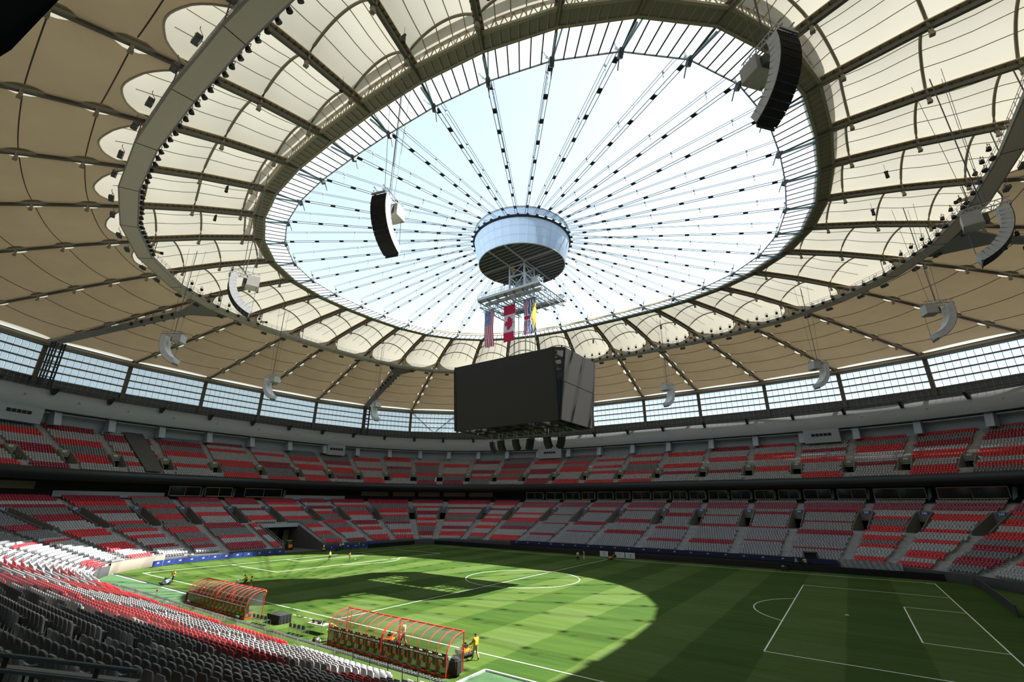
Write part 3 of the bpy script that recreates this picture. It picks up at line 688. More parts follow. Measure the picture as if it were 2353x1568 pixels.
# lamps along the catwalk
def can_mesh():
    mb = MB(); mb.tube([(0, 0, -.42), (0, 0, -.38), (0, 0, .1), (0, 0, .3)], [.36, .37, .30, .16], 10, 0); mb2 = MB(); mb2.beam((-.42, 0, .0), (-.42, 0, .55), .06, .06); mb2.beam((.42, 0, 0), (.42, 0, .55), .06, .06); mb2.beam((-.42, 0, .55), (.42, 0, .55), .06, .06); mb2.beam((0, 0, .55), (0, 0, .95), .08, .08); return mb.mesh('lamp_can', 'black'), mb2.mesh('yoke', 'steel_dark')
CAN, YOKE = can_mesh()
def flood_mesh():
    mb = MB(); mb.box((0, 0, 0), (1.3, .5, .45)); mb.box((0, 0, -.24), (1.15, .4, .04)); mb2 = MB()
    for x in (-.55, .55): mb2.tube([(x, -.3, -.3), (x, -.3, .3), (x, .1, .9), (x, .1, 1.2)], .035, 4)
    mb2.tube([(-.55, -.3, .3), (.55, -.3, .3)], .035, 4); mb2.tube([(-.55, -.3, -.3), (.55, -.3, -.3)], .035, 4); return mb.mesh('lamp_box', 'steel_dark'), mb2.mesh('cage', 'steel_dark')
FBOX, FCAGE = flood_mesh()
def spans(i):
    a = math.degrees(TH[i]); return a
side_of = {}
for i in range(36):
    a = math.degrees((TH[i]+TH[(i+1) % 36])/2) if i < 35 else 180
    j = (i+1) % 36; p0, p1 = pol(i, RCI[i]-.35, ZC+.55), pol(j, RCI[j]-.35, ZC+.55)
    # count of round spotlights on the inner edge of this stretch
    n = 0
    if -142 < a < -75: n = 7
    elif 47 < a < 112: n = 10
    elif 8 < a < 47: n = 9 if a < 30 else 5
    elif 113 < a < 140: n = 8
    elif -168 < a < -150: n = 8
    two = 47 < a < 112 or 113 < a < 140 or 8 < a < 30 or -168 < a < -150
    px, py, dep = project(((p0+p1)/2)[None]); where = 'left' if px[0] < 700 else ('middle' if px[0] < 1400 else 'right')
    sec_n = side_of.get(where, 0); side_of[where] = sec_n+1
    rzv = math.atan2((p1-p0)[1], (p1-p0)[0])
    for k in range(n):
        p = p0+(p1-p0)*((k//(2 if two else 1)*(2 if two else 1)+.7)/n)+[0, 0, (1.3 if (two and k % 2) else -.15)+rng.uniform(-.05, .05)]
        t = thing('spotlight', f'{ORD[k]} round black spotlight of the {ORD[sec_n]} {where} stretch of the catwalk rail', 'spotlight', tuple(p), rzv+rng.uniform(-.4, .4), f'spotlights on {where} catwalk stretch {sec_n+1}')
        t.scale = (.82,)*3; c = put('lamp_can', CAN, t); c.rotation_euler = (rng.uniform(.2, .7), 0, 0); put('yoke', YOKE, t, (0, 0, 0))
    p0, p1 = pol(i, RCO[i]+.9, ZC-.25), pol(j, RCO[j]+.9, ZC-.25)
    for k in range(2):
        p = p0+(p1-p0)*(.3+.42*k); t = thing('floodlight', f'{["first", "second"][k]} box floodlight under the {ORD[sec_n]} {where} stretch of the catwalk', 'floodlight', tuple(p), rzv+pi, f'floodlights of {where} catwalk stretch {sec_n+1}')
        put('lamp_box', FBOX, t); put('cage', FCAGE, t)
# ------------------------------------------------------------------ facade windows
pane = MB().grid(lambda u, v: (.03+.94*u, -.16*(4*u*(1-u))**.6*(4*v*(1-v))**.5, .05+.90*v), 6, 5).mesh('pane', 'cushion', True)
rib_m = MB().tube([(0, 0, 0), (0, -.09, .25), (0, -.12, .5), (0, -.09, .75), (0, 0, 1)], .055, 4).mesh('pane_rib', 'cushion_frame')
WZ0, WZ1, NCOL, NR = 39.75, 47.7, 12, 4
post_m = {}
n_win = 0
vis = []
for i in range(36):
    j = (i+1) % 36; a, b = pol(i, RF[i], 0), pol(j, RF[j], 0); px, py, dep = project(np.stack([a+[0, 0, 44], b+[0, 0, 44], (a+b)/2+[0, 0, 44]])); vis.append(bool(((dep > 5) & (px > -250) & (px < 2650)).any()))
seen = [i for i in range(36) if vis[i]]
seen.sort(key=lambda i: float(project(((pol(i, RF[i], 44)+pol(i+1, RF[(i+1) % 36], 44))/2)[None])[0][0]))
for k_, i in enumerate(seen):
    j = (i+1) % 36; a, b = pol(j, RF[j], WZ0), pol(i, RF[i], WZ0)   # left to right seen from inside
    L = np.linalg.norm(b-a); ex = (b-a)/L; rzv = math.atan2(ex[1], ex[0]); hgt = WZ1-WZ0
    t = thing(f'window_{k_+1}', f'{ORD[k_]} bay of puffed clear cushions in the upper facade, counted from the left', 'window', tuple(a), rzv, None, 'structure')
    # inside is towards the centre: local -y must point inward
    inw = -(a+b)/2; ey = np.array([-ex[1], ex[0], 0]); sg = -1 if (ey@inw) > 0 else 1
    cw_, rh = (L-.9)/NCOL, hgt/NR
    for c in range(NCOL):
        for r in range(NR):
            put('pane', pane, t, (.45+c*cw_, 0, r*rh), 0, (cw_, sg, rh))
            put('pane_rib', rib_m, t, (.45+c*cw_, 0, r*rh), 0, (1, sg, rh))
    for r in range(NR+1):
        part('mullion', MB().box((L/2, -.12*sg, r*rh), (L, .22, .34)), 'cushion_frame', t)
    part('post', MB().box((0, -.25*sg, hgt/2-1), (.75, .7, hgt+2.5)).box((.4, -.3*sg, hgt/2-1), (.18, .5, hgt+2.5)).box((-.4, -.3*sg, hgt/2-1), (.18, .5, hgt+2.5)), 'olive_dark', t)
    part('sill_panel', MB().box((L/2, .05, -1.75), (L, .12, 3.3)), 'steel_dark', t)
    for c in range(0, 14): part('sill_rib', MB().box((L*c/14, -.1*sg, -1.75), (.1, .14, 3.2)), 'beam_grey', t)
    if math.degrees(TH[i]) > 90 and k_ % 5 == 3 or k_ in (8, 9):
        part('brace', MB().beam((.6, .3*sg, hgt), (L*.5, .3*sg, -.2), .4, .4).beam((L-.6, .3*sg, hgt), (L*.5, .3*sg, -.2), .4, .4), 'steel_dark', t)
rest = MB()
for i in range(36):
    if not vis[i]:
        j = (i+1) % 36; rest.add([pol(i, RF[i], 36), pol(j, RF[j], 36), pol(j, RF[j], WZ1), pol(i, RF[i], WZ1)], [(0, 1, 2, 3)])
tag(part('wall_near', rest, 'fascia_grey', None), 'facade wall behind the camera', 'wall', kind='structure')
eb = thing('trim_2', 'olive steel edge beam where the fabric roof meets the facade', 'beam', (0, 0, 0), kind='structure')
for i in range(36):
    j = (i+1) % 36; a, b = pol(i, RF[i]-.6, 48.3), pol(j, RF[j]-.6, 48.3)
    part('edge_beam', MB().beam(a, b, 1.3, 1.3), 'olive_dark', eb); part('edge_lip', MB().beam(a*.985+[0, 0, .55], b*.985+[0, 0, .55], .5, .3), 'olive', eb)
# pipes and brackets along the top of the fascia
tp = thing('trim_3', 'black pipe run with brackets along the top of the fascia', 'pipe rail', (0, 0, 0), kind='structure')
for dd_, zz, r in ((43.6, 36.5, .12), (43.3, 36.15, .09), (44.4, 37.2, .10)):
    S = np.append(S_COL[::6], 0.); part('pipe', MB().tube([rp(s, dd_, zz) for s in S], r, 5, cap=False), 'near_black_steel' if r > .09 else 'steel_dark', tp)
fs = [s for s in sorted(np.mod(UP_SIGN[k]+0.0, LT) for k in UP_SIGN)]
for s in fs:
    x, y, nx, ny = [float(q) for q in ring(s, 43)]
    part('bracket', MB().add([(-.35, -1.4, 36.4), (.35, -1.4, 36.4), (.35, 1.2, 36.4), (-.35, 1.2, 36.4), (-.35, -.9, 35.7), (.35, -.9, 35.7), (.35, .2, 34.9), (-.35, .2, 34.9)], [(0, 1, 2, 3), (4, 5, 6, 7), (0, 1, 5, 4), (1, 2, 6, 5), (2, 3, 7, 6), (3, 0, 4, 7)]), 'near_black_steel', tp, loc=(x, y, 0), rz=rz_in(s))
fin = MB().add([(-.75, -.9, 31.3), (.75, -.9, 31.3), (.75, 0.8, 31.3), (-.75, 0.8, 31.3), (-.75, -1.9, 28.2), (.75, -1.9, 28.2), (.75, .8, 28.2), (-.75, .8, 28.2)], [(0, 1, 2, 3), (4, 5, 6, 7), (0, 1, 5, 4), (1, 2, 6, 5), (2, 3, 7, 6), (3, 0, 4, 7)]).mesh('buttress', 'fin_blue')
for k, s in UP_SIGN.items():
    s2 = s-(1.2 if 270 < s < 340 else .9); x, y, _, _ = ring(s2, 44.2)
    tag(put('buttress', fin, None, (float(x), float(y), 0), rz_in(s2)), f'blue-grey buttress under the fascia, {ORD[k-423]} from the left', 'buttress', 'buttresses under the fascia', 'structure')
louv = MB().box((0, 0, 0), (.85, .06, .75)).mesh('louvre', 'black_matt')
for k, (s, wd, nm) in enumerate(((31.2, 9.5, 'at the far left, above the portal numbered 424'), (369.7, 6.5, 'above the portals numbered 430 and 431'), (334.6, 9.5, 'behind the scoreboard, above the portal numbered 437'), (258.6, 8.5, 'above the portals numbered 444 and 445'))):
    x, y, nx, ny = [float(q) for q in ring(s, 42.2)]; zc = 29.6
    t = thing('louvre_box', f'grey plant box with five dark louvres {nm}', 'plant box', (x, y, zc), rz_in(s), 'grey plant boxes under the fascia', 'structure')
    part('box_wall', MB().box((0, .9, 0), (wd, 2.2, 3.6)), 'panel_grey', t)
    for q in range(5): put('louvre', louv, t, ((q-2)*.98, -.22, .35))
dm = MB().sphere((0, 0, 0), .22, 8, 5).box((0, .18, 0), (.3, .2, .3)).mesh('dome_camera', 'steel')
for k, num in enumerate(UP_SIGN):
    s = UP_SIGN[num]-2.2; x, y, _, _ = ring(s, 42.75)
    tag(put('dome_camera', dm, None, (float(x), float(y), 34.0), rz_in(s)), f'{ORD[k]} small round grey camera on the fascia, counted from the left', 'camera', 'dome cameras on the fascia')
# tarpaulin over an empty block in the upper tier
S2 = np.linspace(18.9, 21.4, 8); mb = MB().grid(lambda u, v: (*[float(q) for q in ring(18.9+2.5*v, UP0+.6+17*u)[:2]], z_up(UP0+.6+17*u)+.55+.03*math.sin(40*u+9*v)), 30, 8)
tag(part('tarpaulin', mb, 'concrete_dark', None), 'dark grey cover sheet over an empty block beside the portal numbered 426', 'cover')

# ------------------------------------------------------------------ central hub
hub = thing('roof_hub', 'white drum-shaped hub hanging at the centre of the roof cables', 'hub', (0, 0, 57.9))
def cp(r, k, z, n=36): return np.array([r*math.cos(2*pi*k/n), r*math.sin(2*pi*k/n), z])
HB = [(8.75, 57.1), (9.2, 58.8), (9.6, 60.5), (9.85, 62.1)]
for (r0, z0), (r1, z1) in zip(HB[:-1], HB[1:]):
    for k in range(36):
        q = [cp(r0, k+.01, z0+.01), cp(r0, k+.99, z0+.01), cp(r1, k+.99, z1-.01), cp(r1, k+.01, z1-.01)]
        part('skirt_panel', MB().add(q+[x*[.99, .99, 1] for x in q], [(0, 1, 2, 3), (7, 6, 5, 4), (0, 1, 5, 4), (1, 2, 6, 5), (2, 3, 7, 6), (3, 0, 4, 7)]), 'hub_skin', hub, world=True)
part('dark_ring', MB().tube([cp(9.95, k, 62.35) for k in range(37)], .28, 6, cap=False), 'near_black_steel', hub, world=True)
for k in range(36):
    part('cable_socket', MB().beam(cp(9.7, k, 62.35), cp(10.6, k, 62.3), .45, .25), 'near_black_steel', hub, world=True)
    q = [cp(9.6, k, 63.0), cp(9.6, k+1, 63.0), cp(9.7, k+1, 64.5), cp(9.7, k, 64.5)]
    part('rim_glass', MB().add(q+[x*[.992, .992, 1] for x in q], [(0, 1, 2, 3), (7, 6, 5, 4), (0, 1, 5, 4), (2, 3, 7, 6)]), 'hub_skin', hub, world=True)
part('rim_tube', MB().tube([cp(9.75, k, 64.6) for k in range(37)], .2, 6, cap=False), 'steel_light', hub, world=True)
part('base_disc', MB().add([cp(8.7, k, 57.15) for k in range(36)], [tuple(range(36))]), 'hub_dark', hub, world=True)
part('base_rim', MB().tube([cp(8.75, k, 57.1) for k in range(37)], .1, 5, cap=False), 'hub_beam', hub, world=True)
for k in range(-7, 8):
    y = k*1.05; hx = math.sqrt(max(.5, 8.65**2-y*y))
    if abs(y) > 2: part('disc_bar', MB().beam((-hx, y, 57.08), (hx, y, 57.08), .1, .1), 'hub_beam', hub, world=True)
    else:
        for sg in (-1, 1): part('disc_bar', MB().beam((sg*hx, y, 57.08), (sg*2.4, y, 57.08), .1, .1), 'hub_beam', hub, world=True)
for x in (-1.9, 1.9): part('disc_beam', MB().beam((x, -8.45, 57.0), (x, 8.45, 57.0), .35, .25), 'hub_beam', hub, world=True)
for y in (-1.9, 1.9): part('disc_beam', MB().beam((-8.45, y, 56.98), (8.45, y, 56.98), .3, .25), 'hub_beam', hub, world=True)
# ------------------------------------------------------------------ radial cables
HX, HY = 1199., 560.
def img_ang(i):
    px, py, _ = project(pol(i, RA[i], 59.5)[None]); return math.atan2(px[0]-HX, -(py[0]-HY)) % (2*pi)
for rank, i in enumerate(sorted(range(36), key=img_ang)):
    lb = f'{ORD[rank]} spoke of twin radial roof cables, clockwise from above the hub'
    a = pol(i, RA[i]+.3, 58.95); b = pol(i, 10.6, 62.35); c = pol(i, RA[i]+.6, 61.0); d = pol(i, 9.75, 64.3)
    t = thing('cable_spoke', lb, 'cable', tuple(a), 0, 'radial roof cables'); tg = np.array([-math.sin(TH[i]), math.cos(TH[i]), 0])
    for s_ in (-1, 1):
        part('lower_cable', MB().tube([a+tg*.28*s_, b+tg*.2*s_], .05, 5), 'cable', t, world=True); part('upper_cable', MB().tube([c+tg*.2*s_, d+tg*.14*s_], .038, 5), 'cable', t, world=True)
    for f in np.linspace(.045, .93, 8):
        p = a+(b-a)*f; q = (b-a)/np.linalg.norm(b-a); part('cable_clamp', MB().beam(p-q*.38, p+q*.38, .5, .16), 'clamp', t, world=True)
    for f in (.12, .36, .58, .8):
        p = c+(d-c)*f; q = a+(b-a)*f; part('cable_hanger', MB().tube([p, q], .02, 4).box(p, (.25, .25, .25)).box(q*.3+p*.7, (.12, .12, .3)), 'cable_light', t, world=True)
    part('anchor_jaw', MB().beam(a*.985+[0, 0, .1], a+[0, 0, .1], .5, .5).beam(c*.985-[0, 0, .1], a+[0, 0, 1.1], .22, .22).beam(a*.97, c, .1, .1), 'steel_dark', t, world=True)
# ------------------------------------------------------------------ tower and lighting gantry below the hub
g = thing('lighting_gantry', 'pale steel gantry platform hung on a lattice tower below the hub', 'gantry', (0, 0, 49.4))
T0, T1, TW = 57.0, 50.2, 1.75
for sx in (-1, 1):
    for sy in (-1, 1): part('tower_leg', MB().beam((sx*TW, sy*TW, T0), (sx*TW, sy*TW, T1), .32, .32), 'steel_light', g, world=True)
for s_ in (-1, 1):
    for ax in (0, 1):
        def pt(h, z): return (h, s_*TW, z) if ax == 0 else (s_*TW, h, z)
        mb = MB(); mb.beam(pt(-TW, T0-.5), pt(TW, 54.2), .14, .14); mb.beam(pt(TW, T0-.5), pt(-TW, 54.2), .14, .14); mb.beam(pt(-TW, 54.2), pt(TW, 50.4), .14, .14); mb.beam(pt(TW, 54.2), pt(-TW, 50.4), .14, .14); part('tower_brace', mb, 'steel_light', g, world=True)
        for z in (T0-.6, 54.2, 50.3): part('tower_girt', MB().beam(pt(-TW, z), pt(TW, z), .24, .24), 'steel_light', g, world=True)
part('winch_box', MB().box((0, 0, 55.6), (2.0, 2.0, 2.4)).box((0, 0, 52.6), (2.2, 1.6, 2.2)), 'steel_dark', g, world=True)
part('yellow_hoist', MB().box((-1.2, -1.3, 56.4), (.5, .4, 1.1)).tube([(-1.2, -1.3, 55.9), (-1.2, -1.3, 55.3)], .1, 6), 'yellow', g, world=True)
for sy in (-1, 1):
    y = sy*4.4; part('walkway', MB().box((0, y, 49.35), (14.6, 1.1, .16)).beam((-7.3, y-.6, 49.45), (7.3, y-.6, 49.45), .16, .5).beam((-7.3, y+.6, 49.45), (7.3, y+.6, 49.45), .16, .5), 'steel_light', g, world=True)
    mb = MB()
    for s2 in (-.6, .6):
        for h in (.75, 1.25): mb.tube([(-7.3, y+s2, 49.5+h), (7.3, y+s2, 49.5+h)], .04, 4)
        for k in range(11): mb.tube([(-7.3+1.46*k, y+s2, 49.5), (-7.3+1.46*k, y+s2, 50.75)], .04, 4)
    part('walkway_rail', mb, 'steel_light', g, world=True)
    part('duct', MB().tube([(-6.6, sy*3.0, 49.0), (6.6, sy*3.0, 49.0)], .38, 10), 'steel_light', g, world=True)
    part('end_cage', MB().box((6.4, y, 50.4), (1.3, 1.5, .12)).beam((5.8, y-.7, 49.5), (5.8, y-.7, 50.4), .1, .1).beam((7.0, y-.7, 49.5), (7.0, y-.7, 50.4), .1, .1).beam((5.8, y+.7, 49.5), (5.8, y+.7, 50.4), .1, .1).beam((7.0, y+.7, 49.5), (7.0, y+.7, 50.4), .1, .1), 'steel_light', g, world=True)
for k, x in enumerate(np.linspace(-7.2, 7.2, 8)):
    mb = MB(); mb.beam((x, -4.9, 49.1), (x, 4.9, 49.1), .22, .22); mb.beam((x, -4.4, 48.0), (x, 4.4, 48.0), .16, .16)
    for q in range(6): mb.beam((x, -4.4+1.47*q, 49.1), (x, -4.4+1.47*(q+.5), 48.0), .1, .1); mb.beam((x, -4.4+1.47*(q+.5), 48.0), (x, -4.4+1.47*(q+1), 49.1), .1, .1)
    part('cross_truss', mb, 'steel', g, world=True)
mb = MB()
for x in (-3.6, 3.6): mb.beam((x, -4.4, 48), (x+3.4, 4.4, 48), .12, .12); mb.beam((x, 4.4, 48), (x-3.4, -4.4, 48), .12, .12)
part('floor_brace', mb, 'steel', g, world=True)
part('flag_pole_rail', MB().tube([(-7.6, -2.9, 47.65), (5.6, -2.9, 47.65)], .06, 6).beam((-6, -2.9, 47.65), (-6, -2.9, 48), .06, .06).beam((3.8, -2.9, 47.65), (3.8, -2.9, 48), .06, .06), 'steel_dark', g, world=True)
# ------------------------------------------------------------------ flags
def flag(name, label, x0, wd, ht, mats, fn, amp, seed):
    r = random.Random(seed); ph = r.random()*6
    t = thing(name, label, 'flag', (x0+wd/2, -2.9, 47.45), 0, None)
    nx_, nz_ = 42, 84
    def pos(u, v):
        x = (u-.5)*wd*(1-.10*v); return (x+.25*v*math.sin(ph), amp*(.25+v)*math.sin(u*11+ph+2*v)+.12*math.sin(v*7+ph), -v*ht)
    mb = MB()
    V = [pos(i/nx_, j/nz_) for i in range(nx_+1) for j in range(nz_+1)]; F = []; mm = []
    for i in range(nx_):
        for j in range(nz_): F.append((i*(nz_+1)+j, (i+1)*(nz_+1)+j, (i+1)*(nz_+1)+j+1, i*(nz_+1)+j+1)); mm.append(fn((i+.5)/nx_, (j+.5)/nz_))
    mb.add(V, F); mb.m = mm; part('flag_cloth', mb, mats, t, smooth=True)
    part('header_bar', MB().tube([(-wd/2, 0, .02), (wd/2, 0, .02)], .05, 6), 'steel_dark', t)
def us(u, v):
    if u < .62 and v < .42:
        a, b = u/.62*9, v/.42*11; i, j = int(a), int(b)
        return 1 if (i+j) % 2 == 0 and (a-i-.5)**2+(b-j-.5)**2*.6 < .14 else 2
    return 0 if int(u*13) % 2 == 0 else 1
LEAF = [(0, .48), (.07, .34), (.17, .39), (.13, .12), (.25, .22), (.29, .14), (.44, .17), (.38, .03), (.44, -.02), (.22, -.20), (.25, -.30), (.02, -.26), (.03, -.48), (-.03, -.48), (-.02, -.26), (-.25, -.30), (-.22, -.20), (-.44, -.02), (-.38, .03), (-.44, .17), (-.29, .14), (-.25, .22), (-.13, .12), (-.17, .39), (-.07, .34)]
def inside(p, poly):
    x, y = p; c = False; n = len(poly)
    for i in range(n):
        (x0, y0), (x1, y1) = poly[i], poly[(i+1) % n]
        if (y0 > y) != (y1 > y) and x < (x1-x0)*(y-y0)/(y1-y0)+x0: c = not c
    return c
def ca(u, v):
    if v < .25 or v > .75: return 0
    # leaf turned a quarter: its tip points to the left edge
    return 0 if inside(((v-.5)*2.15, (.5-u)*.98), LEAF) else 1
def bc(u, v):
    if u < .42:
        a, b = u/.42, v
        if abs(a-.5) < .08 or abs(b-.5) < .05: return 0
        if abs(a-.5) < .16 or abs(b-.5) < .10: return 1
        if abs(abs(a-.5)-abs(b-.5)) < .05: return 0
        if abs(abs(a-.5)-abs(b-.5)) < .12: return 1
        return 2
    dx, dy = (1.0-u)/.40, (v-.5)/.44
    r_ = math.hypot(dx, dy); an = math.atan2(dy, dx)
    if r_ < .72+.28*abs(math.sin(an*14)): return 3
    return 2 if math.sin((u*30)+1.1*math.sin(v*26)) > 0 else 1
flag('flag', 'flag with stars on blue and red and white stripes, leftmost below the gantry', -7.2, 2.4, 7.6, ['flag_red', 'flag_white', 'flag_blue'], us, .16, 1)
flag('flag', 'red and white flag with a red maple leaf, middle of the three', -2.3, 2.7, 7.4, ['flag_red', 'flag_white'], ca, .05, 2)
flag('flag', 'flag with a cross emblem, wavy blue stripes and yellow sun, rightmost of the three', 2.4, 2.8, 6.9, ['flag_red', 'flag_white', 'flag_blue', 'flag_yellow'], bc, .07, 5)
# ------------------------------------------------------------------ scoreboard
ZT, ZB = 35.6, 23.8
sb = thing('scoreboard', 'huge black four-sided video scoreboard hanging over the pitch', 'scoreboard', (0, 0, ZB))
def slab(P, th, m, nm, lab=None):
    P = [np.array(p, float) for p in P]; n = np.cross(P[1]-P[0], P[3]-P[0]); n /= np.linalg.norm(n); c = sum(P)/4
    if n@np.array([c[0], c[1], 0]) > 0: n = -n
    q = P+[p+n*th for p in P]; part(nm, MB().add(q, [(0, 1, 2, 3), (7, 6, 5, 4), (0, 1, 5, 4), (1, 2, 6, 5), (2, 3, 7, 6), (3, 0, 4, 7)]), m, sb, world=True, label=lab)
for sy in (-1, 1):
    slab([(-10.9, sy*6.7, ZT), (10.6, sy*6.7, ZT), (10.7, sy*5.7, ZB), (-10.7, sy*5.7, ZB)], .6, 'screen', 'screen')
    for xa, xb in ((-10.9, -10.75), (10.45, 10.6)): slab([(xa, sy*6.76, ZT+.05), (xb, sy*6.76, ZT+.05), (xb+.05, sy*5.76, ZB-.05), (xa+.1, sy*5.76, ZB-.05)], .4, 'near_black_steel', 'screen_frame')
for sx in (-1, 1):
    for q in range(2):
        z0, z1 = (ZT, ZT-5.6) if q == 0 else (ZT-5.7, ZB); f = lambda z: 12.3-(ZT-z)/(ZT-ZB)*1.15
        slab([(sx*f(z0), -5.2, z0), (sx*f(z0), 5.9, z0), (sx*f(z1), 5.7, z1), (sx*f(z1), -5.5, z1)], .5, 'screen', 'end_screen')
    for sy in (-1, 1):
        slab([(sx*10.75, sy*6.6, ZT-.5), (sx*12.2, sy*5.4, ZT-.5), (sx*11.1, sy*5.6, ZB+.2), (sx*10.75, sy*5.72, ZB+.2)], .05, 'smoke_glass', 'corner_glass')
        part('corner_frame', MB().beam((sx*10.7, sy*6.6, ZT-.2), (sx*12.2, sy*5.35, ZT-.2), .3, .5).beam((sx*10.72, sy*6.62, ZT), (sx*10.72, sy*5.72, ZB), .2, .2).beam((sx*12.2, sy*5.35, ZT), (sx*11.1, sy*5.6, ZB), .2, .2).beam((sx*10.9, sy*4.2, ZT-1.5), (sx*10.7, sy*5.2, ZB+2), .14, .14).beam((sx*10.7, sy*6, 31), (sx*11.6, sy*5, 32.2), .1, .1), 'near_black_steel', sb, world=True)
mb = MB()
for x in np.linspace(-9.5, 9.5, 8): mb.beam((x, -5.6, ZB+.3), (x, 5.6, ZB+.3), .25, .4); mb.beam((x, -5.6, ZT-.4), (x, 5.6, ZT-.4), .25, .4)
for y in (-5.2, -1.8, 1.8, 5.2): mb.beam((-10.5, y, ZB+.2), (10.5, y, ZB+.2), .25, .4); mb.beam((-10.5, y, ZT-.4), (10.5, y, ZT-.4), .25, .4)
for x in np.linspace(-9.5, 6.8, 7): mb.beam((x, -3, ZB), (x+2.7, 3, ZB), .12, .12)
part('inner_frame', mb, 'near_black_steel', sb, world=True)
part('service_deck', MB().box((1.5, 0, ZB-.35), (16.5, 3.2, .18)).box((0, 0, ZB+4), (6, 4, 3)), 'near_black_steel', sb, world=True)
mb = MB()
for x in np.linspace(-6.5, 9.5, 9): mb.beam((x, -1.5, ZB-.4), (x+.9, 1.4, ZB-.9), .08, .08); mb.beam((x, 1.5, ZB-.3), (x, 1.5, ZB-1.0), .08, .08); mb.beam((x, -1.5, ZB-.3), (x+.5, -1.5, ZB-1.0), .08, .08)
part('under_rigging', mb, 'steel', sb, world=True)
for x, y in ((-1.9, -1.7), (-1.9, 1.7), (1.9, -1.7), (1.9, 1.7), (-.6, -1.7), (.7, 1.7)): part('hoist_cable', MB().tube([(x, y, ZT-.4), (x, y, 48.1)], .07, 5), 'cable', sb, world=True)
# ------------------------------------------------------------------ line-array loudspeakers
def array_parts(n, bw, bd, bh, bend, grille, side, curve0=0.):
    """stack of n boxes curving back from the vertical; local -y is the front"""
    boxes = []; p = np.array([0., 0., 0.]); ang = curve0
    for k in range(n):
        a = math.radians(ang); dn = np.array([0, math.sin(a), -math.cos(a)]); fr = np.array([0, -math.cos(a), -math.sin(a)])
        c = p+dn*bh/2; R_ = np.stack([np.array([1., 0, 0]), -fr, -dn], 1)
        body = MB().box(c-fr*bd/2+fr*.0, (bw, bd*.97, bh*.94), R_); face = MB().box(c+fr*.02, (bw*.97, .05, bh*.90), R_); boxes.append((body, face)); p = p+dn*bh; ang += bend
    return boxes, p
ARR_PROTO = None
def hung_array(name, loc, label, scale=1., group='hung loudspeaker arrays', top=57.5, body='speaker_side'):
    global ARR_PROTO
    ang = math.atan2(loc[1], loc[0]); rzv = ang+pi/2      # front faces away from the pitch centre
    if ARR_PROTO is None:
        bx, end = array_parts(12, 1.75, .9, .54, 6.6, 0, 0, -6); ARR_PROTO = []
        for b_, f_ in bx: ARR_PROTO.append(('cabinet', b_.mesh('cabinet', 'speaker_side'))); ARR_PROTO.append(('grille', f_.mesh('grille', 'speaker_grille')))
        mb = MB()
        for x in (-.55, .55):
            mb.beam((x, -.3, .35), (x, 3.4, .35), .09, .09); mb.beam((x, -.3, .85), (x, 3.4, .85), .07, .07)
            for k in range(6): mb.beam((x, -.2+.6*k, .35), (x, .1+.6*k, .85), .05, .05); mb.beam((x, .1+.6*k, .85), (x, .4+.6*k, .35), .05, .05)
        for k in range(4): mb.beam((-.55, k*1.1, .35), (.55, k*1.1, .35), .06, .06)
        mb.beam((-.8, -.15, .1), (.8, -.15, .1), .12, .2); ARR_PROTO.append(('boom', mb.mesh('boom', 'steel')))
        mb = MB(); mb.box((0, 2.7, -.45), (1.7, 1.5, 1.3)); ARR_PROTO.append(('amplifier_box', mb.mesh('amplifier_box', 'amp_box')))
        mb = MB(); mb.box((0, 2.7, -1.14), (1.8, 1.6, .1)); ARR_PROTO.append(('box_base', mb.mesh('box_base', 'amp_base')))
        mb = MB(); mb.box((0, 1.75, -.55), (.9, .5, .8)); ARR_PROTO.append(('cable_drum', mb.mesh('cable_drum', 'steel_dark')))
        mb = MB(); mb.tube([(end[0]+.7, end[1]+.2, end[2]+.2), (.6, 3.2, -1.2), (.6, 3.2, .4)], .03, 4); mb.beam((-.75, end[1]+.1, end[2]-.05), (.75, end[1]+.1, end[2]-.05), .1, .35); ARR_PROTO.append(('tie_rod', mb.mesh('tie_rod', 'steel_dark')))
    t = thing(name, label, 'loudspeaker', loc, rzv, group); t.scale = (scale,)*3
    for nm, me in ARR_PROTO: put(nm, me, t)
    hz = (top-loc[2])/scale
    for a_, b_, r_ in (((0, 1.6, .9), (0, 1.6, hz), .06), ((-.4, 1.3, .9), (-.9, .6, hz), .025), ((.4, 1.3, .9), (.9, .6, hz), .025), ((0, 2.4, .9), (0, 3.2, hz), .025)): part('suspension_cable', MB().tube([a_, b_], r_, 5), 'steel_dark', t)
ARR = [((13.2, -45.0, 40.2), 'curved black loudspeaker array hanging left of the hub against the sky'), ((48.2, -39.3, 41.6), 'largest curved black loudspeaker array hanging at the upper right'), ((-16.5, -45.5, 40.0), 'curved pale loudspeaker array hanging before the left fabric bays'),
       ((64.0, -9.0, 39.2), 'curved loudspeaker array cut by the right edge of the picture'), ((-50.5, -41.4, 39.6), 'small curved loudspeaker array above the leftmost windows'), ((-63.9, -15.5, 39.4), 'small curved loudspeaker array over the left windows, second from left'),
       ((-66.5, 18.5, 39.3), 'small curved loudspeaker array just left of the scoreboard'), ((14.2, 46.8, 39.3), 'small curved loudspeaker array just right of the scoreboard'), ((46.9, 45.4, 39.4), 'small curved loudspeaker array over the right windows'), ((63.6, 20.7, 39.7), 'curved loudspeaker array in front of the tan roof at the far right')]
for loc, lb in ARR: hung_array('line_array_speaker', loc, lb)
